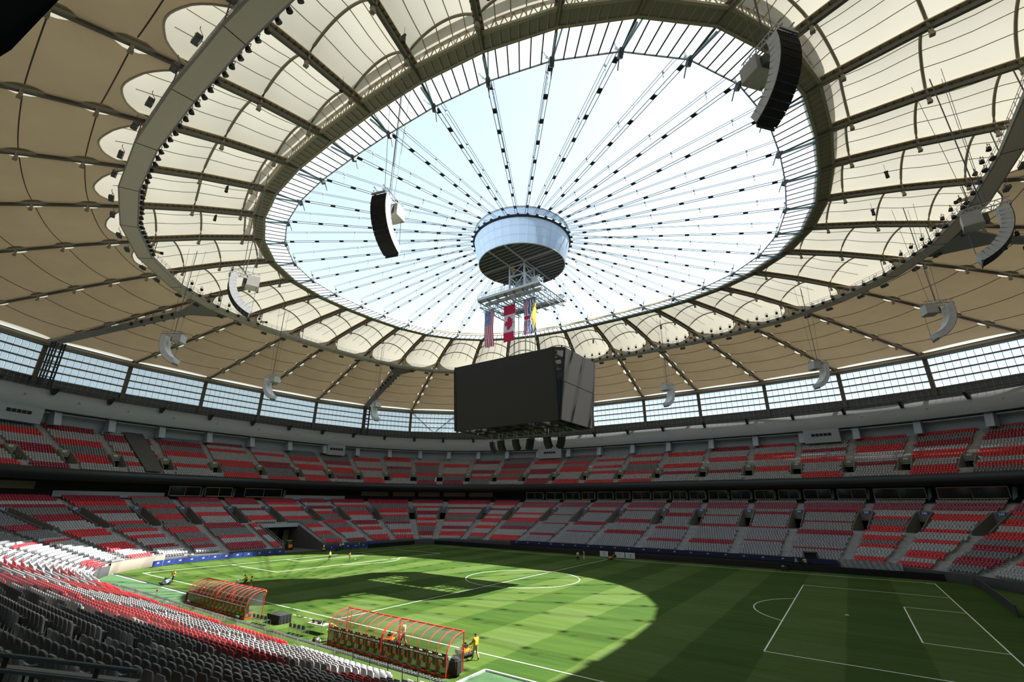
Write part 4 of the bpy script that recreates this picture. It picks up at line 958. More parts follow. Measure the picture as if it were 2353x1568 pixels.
# small arrays under the scoreboard
bx, end = array_parts(5, 1.15, .7, .42, 9, 0, 0, 2); SMALL = []
for b_, f_ in bx: SMALL.append(('cabinet', b_.mesh('cabinet', 'near_black_steel'))); SMALL.append(('grille', f_.mesh('grille', 'speaker_grille')))
SMALL.append(('hanger', MB().beam((-.4, .3, 0), (-.4, .3, 1.4), .08, .08).beam((.4, .3, 0), (.4, .3, 1.4), .08, .08).beam((-.5, .3, .1), (.5, .3, .1), .1, .1).mesh('hanger', 'steel')))
for k, (x, y, a) in enumerate(((-6.2, -1.2, 200), (-3.4, -2.2, 265), (-.1, -2.4, 255), (2.8, -1.4, 330), (6.2, -2.2, 260), (8.6, -.6, 345))):
    t = thing('speaker_cluster', f'{ORD[k]} from left of the black loudspeakers hanging under the scoreboard', 'loudspeaker', (x, y, ZB-1.9), math.radians(a)+pi/2, 'loudspeakers under the scoreboard')
    for nm, me in SMALL: put(nm, me, t)
# small hanging stage lamps and followspots under the roof
hl = MB().tube([(0, 0, 0), (0, 0, -1.2)], .02, 4).box((0, 0, -1.3), (.5, .2, .18)).tube([(0, 0, -1.4), (0, 0, -2.3)], [.2, .24], 8).mesh('hanging_lamp', 'black')
for k, (i, u) in enumerate(((9, .11), (10, .12), (11, .12), (6, .12), (5, .12), (18, .12), (19, .12), (2, .12), (3, .12), (27, .12), (28, .12), (25, .12))):
    p = raf(i, u, -.6)*.5+raf(i+1, u, -.6)*.5; p = raf(i, u, -.6)*.8+raf(i+1, u, -.6)*.2; px, py, dep = project(p[None])
    wh = 'upper left' if px[0] < 900 and py[0] < 560 else ('upper right' if py[0] < 560 else ('lower left' if px[0] < 1200 else 'lower right'))
    tag(put('hanging_lamp', hl, None, tuple(p)), f'{ORD[k]} small black lamp dangling on a cord from the {wh} fabric bays', 'lamp', f'dangling lamps {wh}')

# ------------------------------------------------------------------ vehicle tunnel in the end stand
tn = thing('wall_tunnel', 'dark vehicle tunnel cut into the end stand behind the left goal', 'tunnel', (-66, 2.2, 0), kind='structure')
ya, yb_ = -2.9, 7.4
prof = [(-66, 0), (-66, 1.6)]+[(-66-d, z_lo(d)+.25) for d in np.arange(0, 13.6, .8)]+[(-79.4, 0)]
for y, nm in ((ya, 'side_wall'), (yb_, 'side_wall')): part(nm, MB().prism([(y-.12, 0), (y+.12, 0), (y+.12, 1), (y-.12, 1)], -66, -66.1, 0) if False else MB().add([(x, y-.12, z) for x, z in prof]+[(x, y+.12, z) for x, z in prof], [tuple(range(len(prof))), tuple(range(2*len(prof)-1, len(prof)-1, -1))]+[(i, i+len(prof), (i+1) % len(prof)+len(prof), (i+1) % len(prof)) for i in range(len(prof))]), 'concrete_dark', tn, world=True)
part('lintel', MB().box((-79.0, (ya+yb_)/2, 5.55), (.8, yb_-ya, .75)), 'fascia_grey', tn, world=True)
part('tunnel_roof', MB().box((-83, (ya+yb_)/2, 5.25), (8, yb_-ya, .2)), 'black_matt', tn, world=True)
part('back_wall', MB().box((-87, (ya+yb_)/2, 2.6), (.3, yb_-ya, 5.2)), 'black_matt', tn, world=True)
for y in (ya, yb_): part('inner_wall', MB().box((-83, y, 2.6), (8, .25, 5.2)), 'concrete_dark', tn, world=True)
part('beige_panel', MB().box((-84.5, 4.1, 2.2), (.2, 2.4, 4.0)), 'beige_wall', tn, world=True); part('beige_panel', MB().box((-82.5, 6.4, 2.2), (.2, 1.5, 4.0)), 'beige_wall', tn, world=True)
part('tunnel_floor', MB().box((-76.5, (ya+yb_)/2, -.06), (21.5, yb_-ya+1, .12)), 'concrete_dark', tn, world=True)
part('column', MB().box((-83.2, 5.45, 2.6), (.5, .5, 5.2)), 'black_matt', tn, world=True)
for y in (ya-.35, yb_+.35):
    mb = MB(); P0 = [(-66-d, y, z_lo(d)+1.15) for d in np.arange(0, 14, .8)]; mb.tube(P0, .035, 5); mb.tube([(x, q, z-.45) for x, q, z in P0], .025, 4)
    for x, q, z in P0: mb.tube([(x, q, z-1.1), (x, q, z)], .025, 4)
    part('stair_rail', mb, 'steel', tn, world=True)
def tractor(loc, rzv, label):
    t = thing('tractor', label, 'tractor', loc, rzv, 'tractors in the tunnel')
    part('bonnet', MB().box((0, 1.0, .95), (.9, 1.3, .65)).box((0, 1.62, .8), (.8, .1, .5)), 'tractor_orange', t); part('cab_roof', MB().box((0, -.25, 2.15), (1.15, 1.2, .12)), 'tractor_orange', t)
    part('cab_frame', MB().beam((-.5, .3, 1), (-.5, .3, 2.1), .07, .07).beam((.5, .3, 1), (.5, .3, 2.1), .07, .07).beam((-.5, -.8, .9), (-.5, -.8, 2.1), .07, .07).beam((.5, -.8, .9), (.5, -.8, 2.1), .07, .07), 'rubber', t)
    part('cab_glass', MB().box((0, -.25, 1.6), (.98, 1.05, .9)), 'smoke_glass', t); part('chassis', MB().box((0, .1, .65), (.8, 2.2, .35)).box((0, -.4, 1.0), (.9, 1.0, .3)), 'near_black_steel', t)
    for x, y, r in ((-.62, -.5, .62), (.62, -.5, .62), (-.55, 1.1, .38), (.55, 1.1, .38)):
        w_ = part('wheel', MB().tube([(x-.16, y, r), (x+.16, y, r)], r, 14), 'rubber', t); part('wheel_hub', MB().tube([(x-.18, y, r), (x+.18, y, r)], r*.5, 10), 'tractor_orange', w_)
tractor((-73.6, 2.6, 0), -pi/2-.3, 'orange tractor with a cab in the tunnel mouth, front one'); tractor((-77.2, -.6, 0), -pi/2+.2, 'orange tractor half hidden by the stair rail at the back of the tunnel')
# ------------------------------------------------------------------ suite level fronts
def suite_front(k, s0, s1, kind, label):
    sm = (s0+s1)/2; x, y, nx, ny = [float(q) for q in ring(sm, 32.3)]; a = np.array(rp(s0, 32.3, 0)); b = np.array(rp(s1, 32.3, 0)); L = np.linalg.norm(b-a)
    t = thing('suite_front', label, 'suite', (x, y, 12.1), rz_in(sm), 'suite fronts between the tiers', 'structure')
    if kind == 'beige': part('beige_panel', MB().box((0, .2, 2.35), (L*.93, .12, 1.5)), 'beige_wall', t)
    elif kind == 'bulk': part('bulkhead_panel', MB().box((0, -.6, .75), (L*.97, .15, 1.3)), 'fascia_grey', t)
    else:
        part('frame', MB().box((0, 0, 3.05), (L*.94, .15, .22)).box((-L*.47, 0, 1.9), (.15, .15, 2.2)).box((L*.47, 0, 1.9), (.15, .15, 2.2)).box((0, 0, 1.9), (.08, .1, 2.2)), 'beam_brown', t)
        part('pane', MB().box((-L*.235, .05, 1.9), (L*.45, .03, 2.1)), 'smoke_glass', t); part('pane', MB().box((L*.235, .05, 1.9), (L*.45, .03, 2.1)), 'smoke_glass', t)
        part('counter', MB().box((-L*.235, -.7, .75), (L*.45, .35, .16)).box((L*.235, -.7, .75), (L*.45, .35, .16)), 'tan_wood', t)
        part('stair_glass', MB().add([(L*.49, -.5, .3), (L*.56, -.3, 1.1), (L*.58, -.1, 2.9), (L*.52, -.1, 2.9)], [(0, 1, 2, 3)]), 'teal_lit', t)
        part('desk_lamp', MB().box((L*.1, .35, 2.2), (.12, .06, .9)), 'board_white', t)
sv = [338.7, 333.5, 327.7, 322.8, 317.9, 312, 306.6, 300, 293.9, 289, 283.8, 278, 272.6, 267.6, 262.9, 257.5, 252.6, 246, 239.5]
for k in range(len(sv)-1): suite_front(k, sv[k+1]+.35, sv[k]-.35, 'glass', f'{ORD[k]} dark glazed suite front from the left along the far side')
bv = [366.5, 361.8, 358.2, 354.6, 350.6, 345.6]
for k in range(5): suite_front(k, bv[k+1]+.15, bv[k]-.15, 'beige', f'beige wall panel behind the far-left corner seats, {ORD[k]} from the left')
suite_front(0, 30.5, 36.5, 'beige', 'beige wall panel above the seats at the left edge'); suite_front(1, 17.5, 30.0, 'bulk', 'long grey bulkhead behind the seats above the portal numbered 225'); suite_front(2, 368.2, 381.5, 'bulk', 'long grey bulkhead behind the seats above the portal numbered 230')
for k, (sa, sb_) in enumerate(((2.5, 9.5), (10.2, 16.5), (382.5, 393.5))): suite_front(k, sa, sb_, 'glass', f'dark glazed suite front over the tunnel end, {["middle", "left", "right"][k]} one')
# ------------------------------------------------------------------ perimeter boards
logo = MB()
for k, (x, h) in enumerate(((-.16, .10), (-.06, .17), (.05, .13), (.15, .21))): logo.prism([(x-.05, .0), (x+.05, .0), (x+.03, h), (x+.06, h+.03)], -.02, 0, 1)
logo.box((0, -.01, -.06), (.5, .02, .035)); LOGO = logo.mesh('logo', 'white_paint')
def board_thing(s, d, wd, label, m, lean=0.):
    x, y, _, _ = ring(s, d); t = thing('advertising_board', label, 'board', (float(x), float(y), 0), rz_in(s), 'blue boards along the left goal line')
    b = MB(); hw = wd/2-.04; ol = [(-hw, .08), (-hw, .98), (-hw+.10, 1.06), (hw-.10, 1.06), (hw, .98), (hw, .08)]; b.prism(ol, -.03, .03, 1); part('panel', b, m, t)
    put('logo', LOGO, t, (0, -.034, .62)); part('foot', MB().box((-hw+.1, .1, .04), (.08, .6, .08)).box((hw-.1, .1, .04), (.08, .6, .08)), 'beige_wall', t)
ss = np.arange(31.0, 3.6, -2.38)
for k, s in enumerate(ss): board_thing(float(s), -1.5, min(np.hypot(*(np.array(rp(s, -1.5, 0))-np.array(rp(s+2.38, -1.5, 0)))[:2]), np.hypot(*(np.array(rp(s, -1.5, 0))-np.array(rp(s-2.38, -1.5, 0)))[:2]))-.05, f'blue board with a small white logo, {ORD[k]} from the beige corner wall', 'board_blue')
for k, s in enumerate(np.arange(385.6, 371, -2.4)): board_thing(float(s), -1.5, 2.36, f'navy board with a small white logo, {ORD[k]} to the right of the tunnel', 'board_blue')
def long_board(name, pts, h, m, label, cat='board', th=.12, z0=.03):
    c = np.array(pts).mean(0); t = thing(name, label, cat, (float(c[0]), float(c[1]), 0))
    for a, b in zip(pts[:-1], pts[1:]): part('panel', MB().beam((*a, z0+h/2), (*b, z0+h/2), th, h), m, t, world=True)
pts = [(-60.5+q*.0, 17+q) for q in (0, 6, 12, 17)]+[(-57.5, 37.6)]+[(x, 38.2) for x in np.linspace(-50, 57.5, 18)]
long_board('led_board', [(float(a), float(b)) for a, b in pts], 1.05, 'led_black', 'long black display board along the far touchline and far-left corner')
long_board('led_board', [(58.6, 38.0), (58.9, 31), (58.7, 24), (58.5, 17), (58.2, 9.8)], 1.15, 'board_dark', 'dark grey display board beyond the right-hand goal line')
bn = thing('cloth_banner', 'navy cloth banner with small white logos along the front of the far stand', 'banner', (0, 45.4, .9))
S = np.linspace(330, 254, 60); part('banner_cloth', MB().grid(lambda u, v: rp(330-76*u, -.45+.02*math.sin(300*u), .75+.95*v), 90, 2), 'board_navy', bn, world=True)
for s in np.arange(328, 256, -3.6): put('logo', LOGO, bn, world=True, loc=rp(s, -.5, 1.3), rz=rz_in(s))
for k, (x, wd) in enumerate(((-2.75, 2.0), (1.1, 2.2), (3.5, 2.2))):
    t = thing('white_board', ['white display panel left of the mower at the far end of the halfway line', 'white display panel behind the man with the mower at the far touchline', 'white display panel, rightmost of three at the far touchline'][k], 'panel', (x, 37.6, 0), .03)
    part('panel', MB().box((0, 0, .62), (wd, .08, 1.15)), 'board_white', t)
    part('print', MB().beam((-.25, -.06, .75), (.3, -.06, .85), .02, .06).beam((.3, -.06, .85), (0, -.06, .5), .02, .06).beam((0, -.06, .5), (.3, -.06, .3), .02, .06) if k != 1 else MB().beam((-.3, -.06, .8), (.3, -.06, .8), .02, .05), 'steel_dark', t)
# corner railing above the beige wall
t = thing('corner_railing', 'grey metal railing on top of the beige corner wall', 'railing', rp(36, 0, 1.7)); mb = MB()
for s in np.arange(25, 42.5, .42): mb.tube([rp(s, -.12, 1.7), rp(s, -.12, 2.6)], .025, 4)
rails = MB().tube([rp(s, -.12, 2.6) for s in np.arange(25, 42.6, .8)], .035, 5).tube([rp(s, -.12, 1.85) for s in np.arange(25, 42.6, .8)], .03, 4)
part('top_rail', rails, 'steel', t, world=True); part('balusters', mb, 'steel_dark', t, world=True)['kind'] = 'stuff'
# ------------------------------------------------------------------ fence along the near stand
x = -47.0; k = 0
bar = MB()
for q in range(16): bar.tube([(.12+q*.148, 0, .12), (.12+q*.148, 0, 1.05)], .012, 4)
BARS = bar.mesh('bars', 'steel')
FR = MB().tube([(.05, 0, 0), (.05, 0, 1.08), (2.42, 0, 1.08), (2.42, 0, 0)], .022, 5).tube([(.05, 0, .15), (2.42, 0, .15)], .018, 4).mesh('frame', 'steel')
TOPR = MB()
for q in range(9): TOPR.box((.2+q*.27, .22, 1.0+.03*(q % 2)), (.12, .10, .07))
TOPR.beam((.0, .22, .92), (2.45, .22, .92), .22, .06); TOPM = TOPR.mesh('folded_rail', 'steel_dark')
while x < 27.5:
    y = -43.2+max(0, -36-x)*-.16
    t = thing('crowd_barrier', f'grey steel crowd barrier, {ORD[k]} panel from the left in front of the near stand', 'barrier', (x, y, 0), 0, 'crowd barriers in front of the near stand')
    put('frame', FR, t); o = put('bars', BARS, t); o['kind'] = 'stuff'; put('folded_rail', TOPM, t); x += 2.47; k += 1
def handrail(pts, h, label, m='near_black_steel', n=6, name='handrail'):
    t = thing(name, label, 'railing', pts[0]); P = [np.array(p, float) for p in pts]
    mb = MB().tube([p+[0, 0, h] for p in P], .03, 5); mb.tube([p+[0, 0, h*.55] for p in P], .025, 5); part('rail', mb, m, t, world=True)
    for a, b in zip(P[:-1], P[1:]):
        for q in range(n+1): p = a+(b-a)*q/n; part('rail_post', MB().tube([p, p+[0, 0, h]], .025, 5), m, t, world=True)
handrail([(17.2, -45.4, 1.2), (20.6, -45.4, 1.2), (23.4, -45.6, 1.3)], 1.15, 'black metal railing at the front of the near stand before the second dugout', n=2)
for k, sx in enumerate(np.arange(-30, 10, 9.5)):
    x0, y0, _, _ = ring(0, 0); handrail([(float(sx), -45.7, 1.2), (float(sx)+1.5, -45.7, 1.2)], .95, f'small steel gate rail before the near stand, {ORD[k]} from the left', 'steel', 3, 'gate_rail')
# the two rails and ledge just below the camera
t = thing('balcony_rail', 'dark blue-grey pipe rail across the bottom left corner', 'railing', (36.6, -66.3, 8.6))
part('rail', MB().tube([(33.2, -68.9, 10.05), (36.66, -66.30, 9.61), (38.23, -65.10, 9.40)], .026, 8), 'rail_blue', t, world=True)
for a in (.2, .75): p = np.array((36.66, -66.3, 9.61))*(1-a)+np.array((38.23, -65.1, 9.4))*a; part('rail_post', MB().box(p-[0, 0, .45], (.02, .05, .86)), 'near_black_steel', t, world=True)
t = thing('balcony_ledge', 'dark metal ledge with a second pipe at the bottom left edge', 'ledge', (36.6, -66.3, 8.6))
part('ledge_bar', MB().beam((33.2, -68.9, 9.9), (38.18, -65.07, 9.26), .10, .05), 'steel_dark', t, world=True); part('lower_pipe', MB().tube([(33.8, -68.95, 9.98), (38.55, -65.40, 9.41)], .022, 8), 'rail_blue', t, world=True)
part('ledge_face', MB().beam((33.8, -69.0, 9.3), (38.2, -65.5, 8.75), .03, .8), 'black_matt', t, world=True)
tag(part('soffit', MB().add([(44.6, -67.78, 13.95), (42.66, -67.83, 13.86), (42.25, -67.915, 13.66), (39.6, -68.7, 13.2), (38, -72, 13.2), (45.5, -72, 13.95)]+[(44.6, -67.78, 14.6), (42.66, -67.83, 14.6), (42.25, -67.915, 14.6), (39.6, -68.7, 14.6), (38, -72, 14.6), (45.5, -72, 14.6)], [tuple(range(6)), tuple(range(6, 12))]+[(i, (i+1) % 6, (i+1) % 6+6, i+6) for i in range(6)]), 'black_matt', None), 'black edge of the overhang in the top left corner', 'overhang', kind='structure')
# ------------------------------------------------------------------ dugouts
BACK, FRONT, HT, BH = -40.1, -38.3, 2.45, 1.30
def shell(x, f):   # f in 0..1 runs over the curved roof from the back wall top to the front edge
    a = f*pi/2; return (x, BACK+(FRONT-BACK)*(1-math.cos(a)), BH+(HT-BH)*math.sin(a))
TXT = None
def dugout(x0, x1, label, texts, n=7):
    t = thing('team_dugout', label, 'dugout', ((x0+x1)/2, (BACK+FRONT)/2, 0), 0, 'team dugouts on the near touchline')
    xm = (x0+x1)/2
    for half, (a, b) in enumerate(((x0, xm-.06), (xm+.06, x1))):
        W = b-a
        for k in range(n+1):
            x = a+W*k/n; r_ = .045 if k in (0, n) else .028
            part('arch_rib', MB().tube([(x, BACK, .05), (x, BACK, BH)]+[shell(x, f) for f in np.linspace(.08, 1, 9)], r_, 6), 'dugout_red', t, world=True)
            if k in (0, n): part('end_post', MB().tube([(x, FRONT, .05), (x, FRONT, HT)], .045, 6), 'dugout_red', t, world=True)
            if k < n:
                xa, xb = x+.03, x+W/n-.03
                part('roof_pane', MB().grid(lambda u, v: shell(xa+(xb-xa)*u, v), 1, 8), 'dugout_glass', t, world=True, smooth=True)
                part('back_pane', MB().box(((xa+xb)/2, BACK, .52), (xb-xa, .012, .9)), 'dark_glass', t, world=True)
                # moulded seat inside
                s_ = part('seat', MB().box(((xa+xb)/2, BACK+.75, .42), (.5, .5, .08)).box(((xa+xb)/2, BACK+.75, .2), (.12, .3, .4)), 'cloth_red', t, world=True)
                part('seat_back', MB().grid(lambda u, v: ((xa+xb)/2+(u-.5)*.62, BACK+.42-.12*v+.06*(2*u-1)**2, .42+.85*v), 4, 3), 'cloth_black', s_, world=False)
        for y, z in ((BACK, .06), (FRONT, HT)): part('long_beam', MB().beam((a, y, z), (b, y, z), .09, .09), 'dugout_red', t, world=True)
        for x in (a, b): part('sill', MB().beam((x, BACK, .06), (x, FRONT, .06), .08, .08), 'dugout_red', t, world=True)
        part('side_brace', MB().tube([(a+.6, FRONT-.1, .5), (a+.6, FRONT-.1, 2.3)], .025, 5).tube([(a, BACK, 1.3), (a+.6, FRONT-.2, 1.6)], .025, 5), 'dugout_red', t, world=True)
        bn_ = part('banner', MB().box((a+W/2, BACK-.03, 1.14), (W-.05, .03, .28)), 'banner_maroon', t, world=True)
        for q, (txt, fx, sz) in enumerate(texts):
            key = (txt, sz)
            if key not in TEXTM: TEXTM[key] = text_mesh(txt, sz, bold=.006); set_mats(TEXTM[key], 'white_paint')
            o = put('lettering', TEXTM[key], bn_, (a+W*fx, BACK-.05, 1.14)); o.rotation_euler = (pi/2, 0, 0)
        for fx in (.03, .27, .5, .74, .97): part('crest', MB().prism([(a+W*fx-.07, 1.22), (a+W*fx+.07, 1.22), (a+W*fx+.06, 1.10), (a+W*fx, 1.04), (a+W*fx-.06, 1.10)], BACK-.055, BACK-.045, 1), 'white_paint', bn_, world=False)
    for x in (x0, x1): part('end_glass', MB().add([(x, BACK, .1), (x, FRONT, .1), (x, FRONT, HT)]+[shell(x, f) for f in np.linspace(1, 0, 9)], [tuple(range(12))]), 'cabin_glass', t, world=True)
TEXTM = {}
TT = [('CANADA SOCCER', .145, .16), ('THIS IS', .325, .12), ('OUR', .395, .24), ('HOUSE', .462, .12), ('CANADA SOCCER', .62, .16), ('THIS IS', .79, .12), ('OUR', .86, .24), ('HOUSE', .927, .12)]
dugout(-21.2, -7.4, 'red-framed glass dugout on the left, partly in the scoreboard shadow', TT)
dugout(6.9, 20.55, 'nearer red-framed glass dugout in full sun with lettered banner', TT)
# ------------------------------------------------------------------ tables, chairs and bits by the dugouts
def chair_proto():
    mb = {}
    mb['seat'] = MB().grid(lambda u, v: ((u-.5)*.46, -.2+.42*v, .44+.02*(2*u-1)**2), 3, 3).box((0, .0, .43), (.44, .4, .02)); mb['backrest'] = MB().grid(lambda u, v: ((u-.5)*.44, -.22-.06*v+.05*(2*u-1)**2, .52+.32*v), 4, 3).box((0, -.27, .66), (.40, .02, .28))
    fr = {'leg': [(-.2, .18), (.2, .18), (-.2, -.2), (.2, -.2)]}
    return mb, fr
CP, FRM = chair_proto(); CM = {k: v.mesh(k, 'plastic_chair') for k, v in CP.items()}
LEG = {s_: MB().tube([(0, 0, .44), (.0, .06*s_, 0)], .014, 5).mesh('leg', 'steel') for s_ in (-1, 1)}
def chair(x, y, rzv, label, group):
    t = thing('folding_chair', label, 'chair', (x, y, 0), rzv, group)
    for k, v in CM.items(): put(k, v, t)
    for a, b in FRM['leg']: put('leg', LEG[1 if b > 0 else -1], t, (a, b, 0))
    part('back_support', MB().tube([(-.2, -.2, .44), (-.2, -.28, .84)], .013, 5).tube([(.2, -.2, .44), (.2, -.28, .84)], .013, 5), 'steel', t)
for k in range(4): chair(-5.2+.62*k, -40.05+.05*k, .08*(k-1), f'dark folding chair behind the black-draped table, {ORD[k]} from the left', 'chairs at the draped table')
for k in range(4): chair(1.2+.62*k, -39.95+.04*k, .06*(k-2), f'dark folding chair behind the bare table, {ORD[k]} from the left', 'chairs at the bare table')
t = thing('draped_table', 'table under a black cloth reaching the grass, beside the left dugout', 'table', (-3.6, -38.6, 0), .02)
mb = MB(); mb.box((0, 0, .74), (2.25, 1.25, .04))
def drape(u, v):
    pr = u*4; k = int(pr) % 4; f = pr-int(pr); hx, hy = 1.13, .63; c = [(-hx, -hy), (hx, -hy), (hx, hy), (-hx, hy)]; a, b = c[k], c[(k+1) % 4]; x, y = a[0]+(b[0]-a[0])*f, a[1]+(b[1]-a[1])*f
    w_ = 1+.03*v*math.sin(u*90); return (x*w_, y*w_, .76*(1-v)+.01)
mb.grid(drape, 64, 4); part('cloth', mb, 'cloth_black', t)
for a, b in ((-1, -.5), (1, -.5), (-1, .5), (1, .5)): part('leg', MB().tube([(a, b, 0), (a, b, .72)], .02, 6), 'steel', t)
t = thing('folding_table', 'bare tan folding table with black clothing heaped on it', 'table', (3.1, -38.5, 0), .05)
part('table_top', MB().box((0, 0, .735), (2.3, .85, .045)), 'table_top', t)
for a in (-.85, .85): part('trestle', MB().tube([(a, -.35, .71), (a, -.35, 0)], .018, 5).tube([(a, .35, .71), (a, .35, 0)], .018, 5).tube([(a, -.35, .3), (a, .35, .3)], .015, 5), 'steel', t)
mb = MB()
for k in range(9): mb.sphere((-.85+.17*k+rng.uniform(-.05, .05), rng.uniform(-.15, .2), .79+rng.uniform(0, .05)), (.2, .16, .07+.03*rng.random()), 8, 5)
o = part('clothing_heap', mb, 'cloth_black', None, smooth=True, loc=(3.1, -38.5, .08)); tag(o, 'heap of black clothing on the tan folding table', 'clothing', kind='stuff')
tag(part('water_bottle', MB().tube([(0, 0, 0), (0, 0, .2), (0, 0, .24), (0, 0, .28)], [.04, .04, .02, .02], 8), 'sign_blue', None, loc=(3.95, -38.75, .76)), 'small blue bottle on the tan table right of the heap of clothing', 'bottle')
mb = MB().sphere((0, 0, .2), (.32, .2, .22), 10, 6).tube([(-.15, 0, .4), (0, 0, .5), (.15, 0, .4)], .02, 5); tag(part('kit_bag', mb, 'amp_box', None, smooth=True, loc=(6.2, -40.55, 0)), 'grey kit bag lying at the left end of the near dugout', 'bag')
mb = MB().sphere((0, 0, .18), (.22, .28, .2), 10, 6).box((0, 0, .36), (.12, .3, .06)); tag(part('kit_bag', mb, 'cloth_black', None, smooth=True, loc=(5.6, -40.4, 0)), 'small black bag beside the grey kit bag', 'bag')
for (bx_, by_, lb) in ((-22.3, -39.4, 'black wheeled trunk at the left end of the left dugout'), (20.75, -39.4, 'black stack of cases inside the right end of the near dugout')):
    t = thing('wheeled_trunk', lb, 'trunk', (bx_, by_, 0), .2); part('shell', MB().box((0, 0, .55), (.75, .6, .8)).sphere((0, 0, .95), (.37, .29, .22), 10, 6), 'cloth_black', t, smooth=False); part('handle', MB().tube([(-.3, -.35, .5), (-.3, -.5, 1.2), (.3, -.5, 1.2), (.3, -.35, .5)], .02, 5), 'steel_dark', t)
    for q in (-.3, .3): part('wheel', MB().tube([(q-.03, 0, .1), (q+.03, 0, .1)], .1, 8), 'rubber', t)
tag(part('corner_marker', MB().tube([(0, 0, 0), (0, 0, .9)], .02, 5).sphere((0, 0, 1.0), (.12, .12, .14), 8, 5), ['cloth_red'], None, loc=(-26.6, -41.5, 0)), 'short stick with a red cap on the left turf apron', 'marker')
tag(part('hose_stand', MB().tube([(0, 0, 0), (0, 0, .8)], .05, 6).box((0, 0, .85), (.5, .12, .08)), 'green_plastic', None, loc=(-5.3, -41.9, 0)), 'green hose stand between the barriers and the draped table', 'stand')
t = thing('turf_hatch', 'square of artificial turf with a white frame at the bottom edge', 'hatch', (24.3, -39.8, 0))
part('hatch_turf', MB().box((0, 0, .04), (4.4, 4.4, .08)), 'apron_turf', t); part('hatch_frame', MB().beam((-2.3, 2.25, .1), (2.3, 2.25, .1), .14, .2).beam((-2.25, -2.2, .1), (-2.25, 2.3, .1), .14, .2).beam((2.25, -2.2, .1), (2.25, 2.3, .1), .14, .2).beam((-2.3, -2.25, .1), (2.3, -2.25, .1), .14, .2), 'steel_light', t)
# ------------------------------------------------------------------ mowers
def mower(loc, rzv, label, m='mower_orange'):
    t = thing('lawn_mower', label, 'mower', loc, rzv, 'mowers on the pitch')   # local +y = forward
    part('deck', MB().box((0, .0, .34), (.75, .6, .28)).box((0, .05, .56), (.45, .42, .22)), m, t); part('engine', MB().box((0, 0, .72), (.36, .34, .2)).tube([(.1, .1, .8), (.1, .1, .92)], .09, 8), 'near_black_steel', t)
    part('roller', MB().tube([(-.4, -.28, .18), (.4, -.28, .18)], .18, 12), 'rubber', t); part('front_roller', MB().tube([(-.38, .36, .12), (.38, .36, .12)], .12, 10), 'steel_dark', t)
    part('grass_box', MB().prism([(.42, .12), (.78, .16), (.84, .42), (.42, .40)], -.34, .34, 0), 'steel_dark', t)
    part('handlebar', MB().tube([(-.28, -.25, .5), (-.26, -.85, 1.02), (.26, -.85, 1.02), (.28, -.25, .5)], .025, 6), m, t); part('grip', MB().tube([(-.3, -.86, 1.02), (.3, -.86, 1.02)], .035, 6), 'rubber', t)
    for x in (-.44, .44): part('wheel', MB().tube([(x-.05, -.28, .2), (x+.05, -.28, .2)], .2, 12), 'rubber', t)
# ------------------------------------------------------------------ people
def skel(pose):
    J = {}
    if pose == 'stand':
        J = dict(pel=(0, 0, .95), sp=(0, 0, 1.18), ch=(0, 0, 1.38), nk=(0, .01, 1.52), hd=(0, .03, 1.64), tp=(0, .02, 1.73), sL=(-.19, 0, 1.43), eL=(-.25, -.03, 1.14), wL=(-.26, .07, .91), sR=(.19, 0, 1.43), eR=(.25, -.03, 1.14), wR=(.26, .07, .91),
                 hL=(-.09, 0, .92), kL=(-.11, .03, .50), aL=(-.11, -.03, .09), tL=(-.13, .13, .05), hR=(.09, 0, .92), kR=(.12, .03, .50), aR=(.13, -.02, .09), tR=(.16, .14, .05))
    elif pose == 'walk':
        J = skel('stand'); J.update(kL=(-.1, .16, .52), aL=(-.1, .22, .10), tL=(-.1, .38, .07), kR=(.1, -.02, .50), aR=(.1, -.28, .15), tR=(.1, -.15, .05), eL=(-.25, -.1, 1.15), wL=(-.25, -.15, .92), wR=(.25, .2, .98), eR=(.25, .03, 1.14))
    elif pose == 'push':
        J = skel('walk'); J.update(eL=(-.25, .12, 1.18), wL=(-.24, .40, 1.06), eR=(.25, .12, 1.18), wR=(.24, .40, 1.06))
    elif pose == 'bend':
        J = skel('stand'); J.update(pel=(0, -.12, .90), sp=(0, .04, 1.10), ch=(0, .24, 1.22), nk=(0, .38, 1.28), hd=(0, .50, 1.30), tp=(0, .59, 1.33), sL=(-.19, .28, 1.25), eL=(-.24, .36, .98), wL=(-.2, .5, .80), sR=(.19, .28, 1.25), eR=(.24, .36, .98), wR=(.2, .5, .80), hL=(-.09, -.12, .88), hR=(.09, -.12, .88), kL=(-.12, .04, .48), kR=(.12, .04, .48))
    elif pose == 'kneel':
        J = skel('stand'); J.update(pel=(0, -.1, .46), sp=(0, -.02, .68), ch=(0, .1, .86), nk=(0, .19, .98), hd=(0, .27, 1.07), tp=(0, .31, 1.15), sL=(-.19, .11, .91), eL=(-.25, .2, .64), wL=(-.18, .40, .50), sR=(.19, .11, .91), eR=(.25, .2, .64), wR=(.18, .40, .50), hL=(-.09, -.1, .44), hR=(.09, -.1, .44), kL=(-.15, .30, .48), aL=(-.15, .18, .09), tL=(-.16, .34, .05), kR=(.15, .26, .10), aR=(.15, -.16, .09), tR=(.15, -.28, .05))
    return J
RAD = dict(pel=(.185, .14), sp=(.17, .13), ch=(.20, .145), nk=(.068, .072), hd=(.105, .122), tp=(.085, .10), sL=(.085, .09), eL=(.06, .062), wL=(.04, .042), hL=(.118, .13), kL=(.08, .085), aL=(.055, .058), tL=(.055, .042))
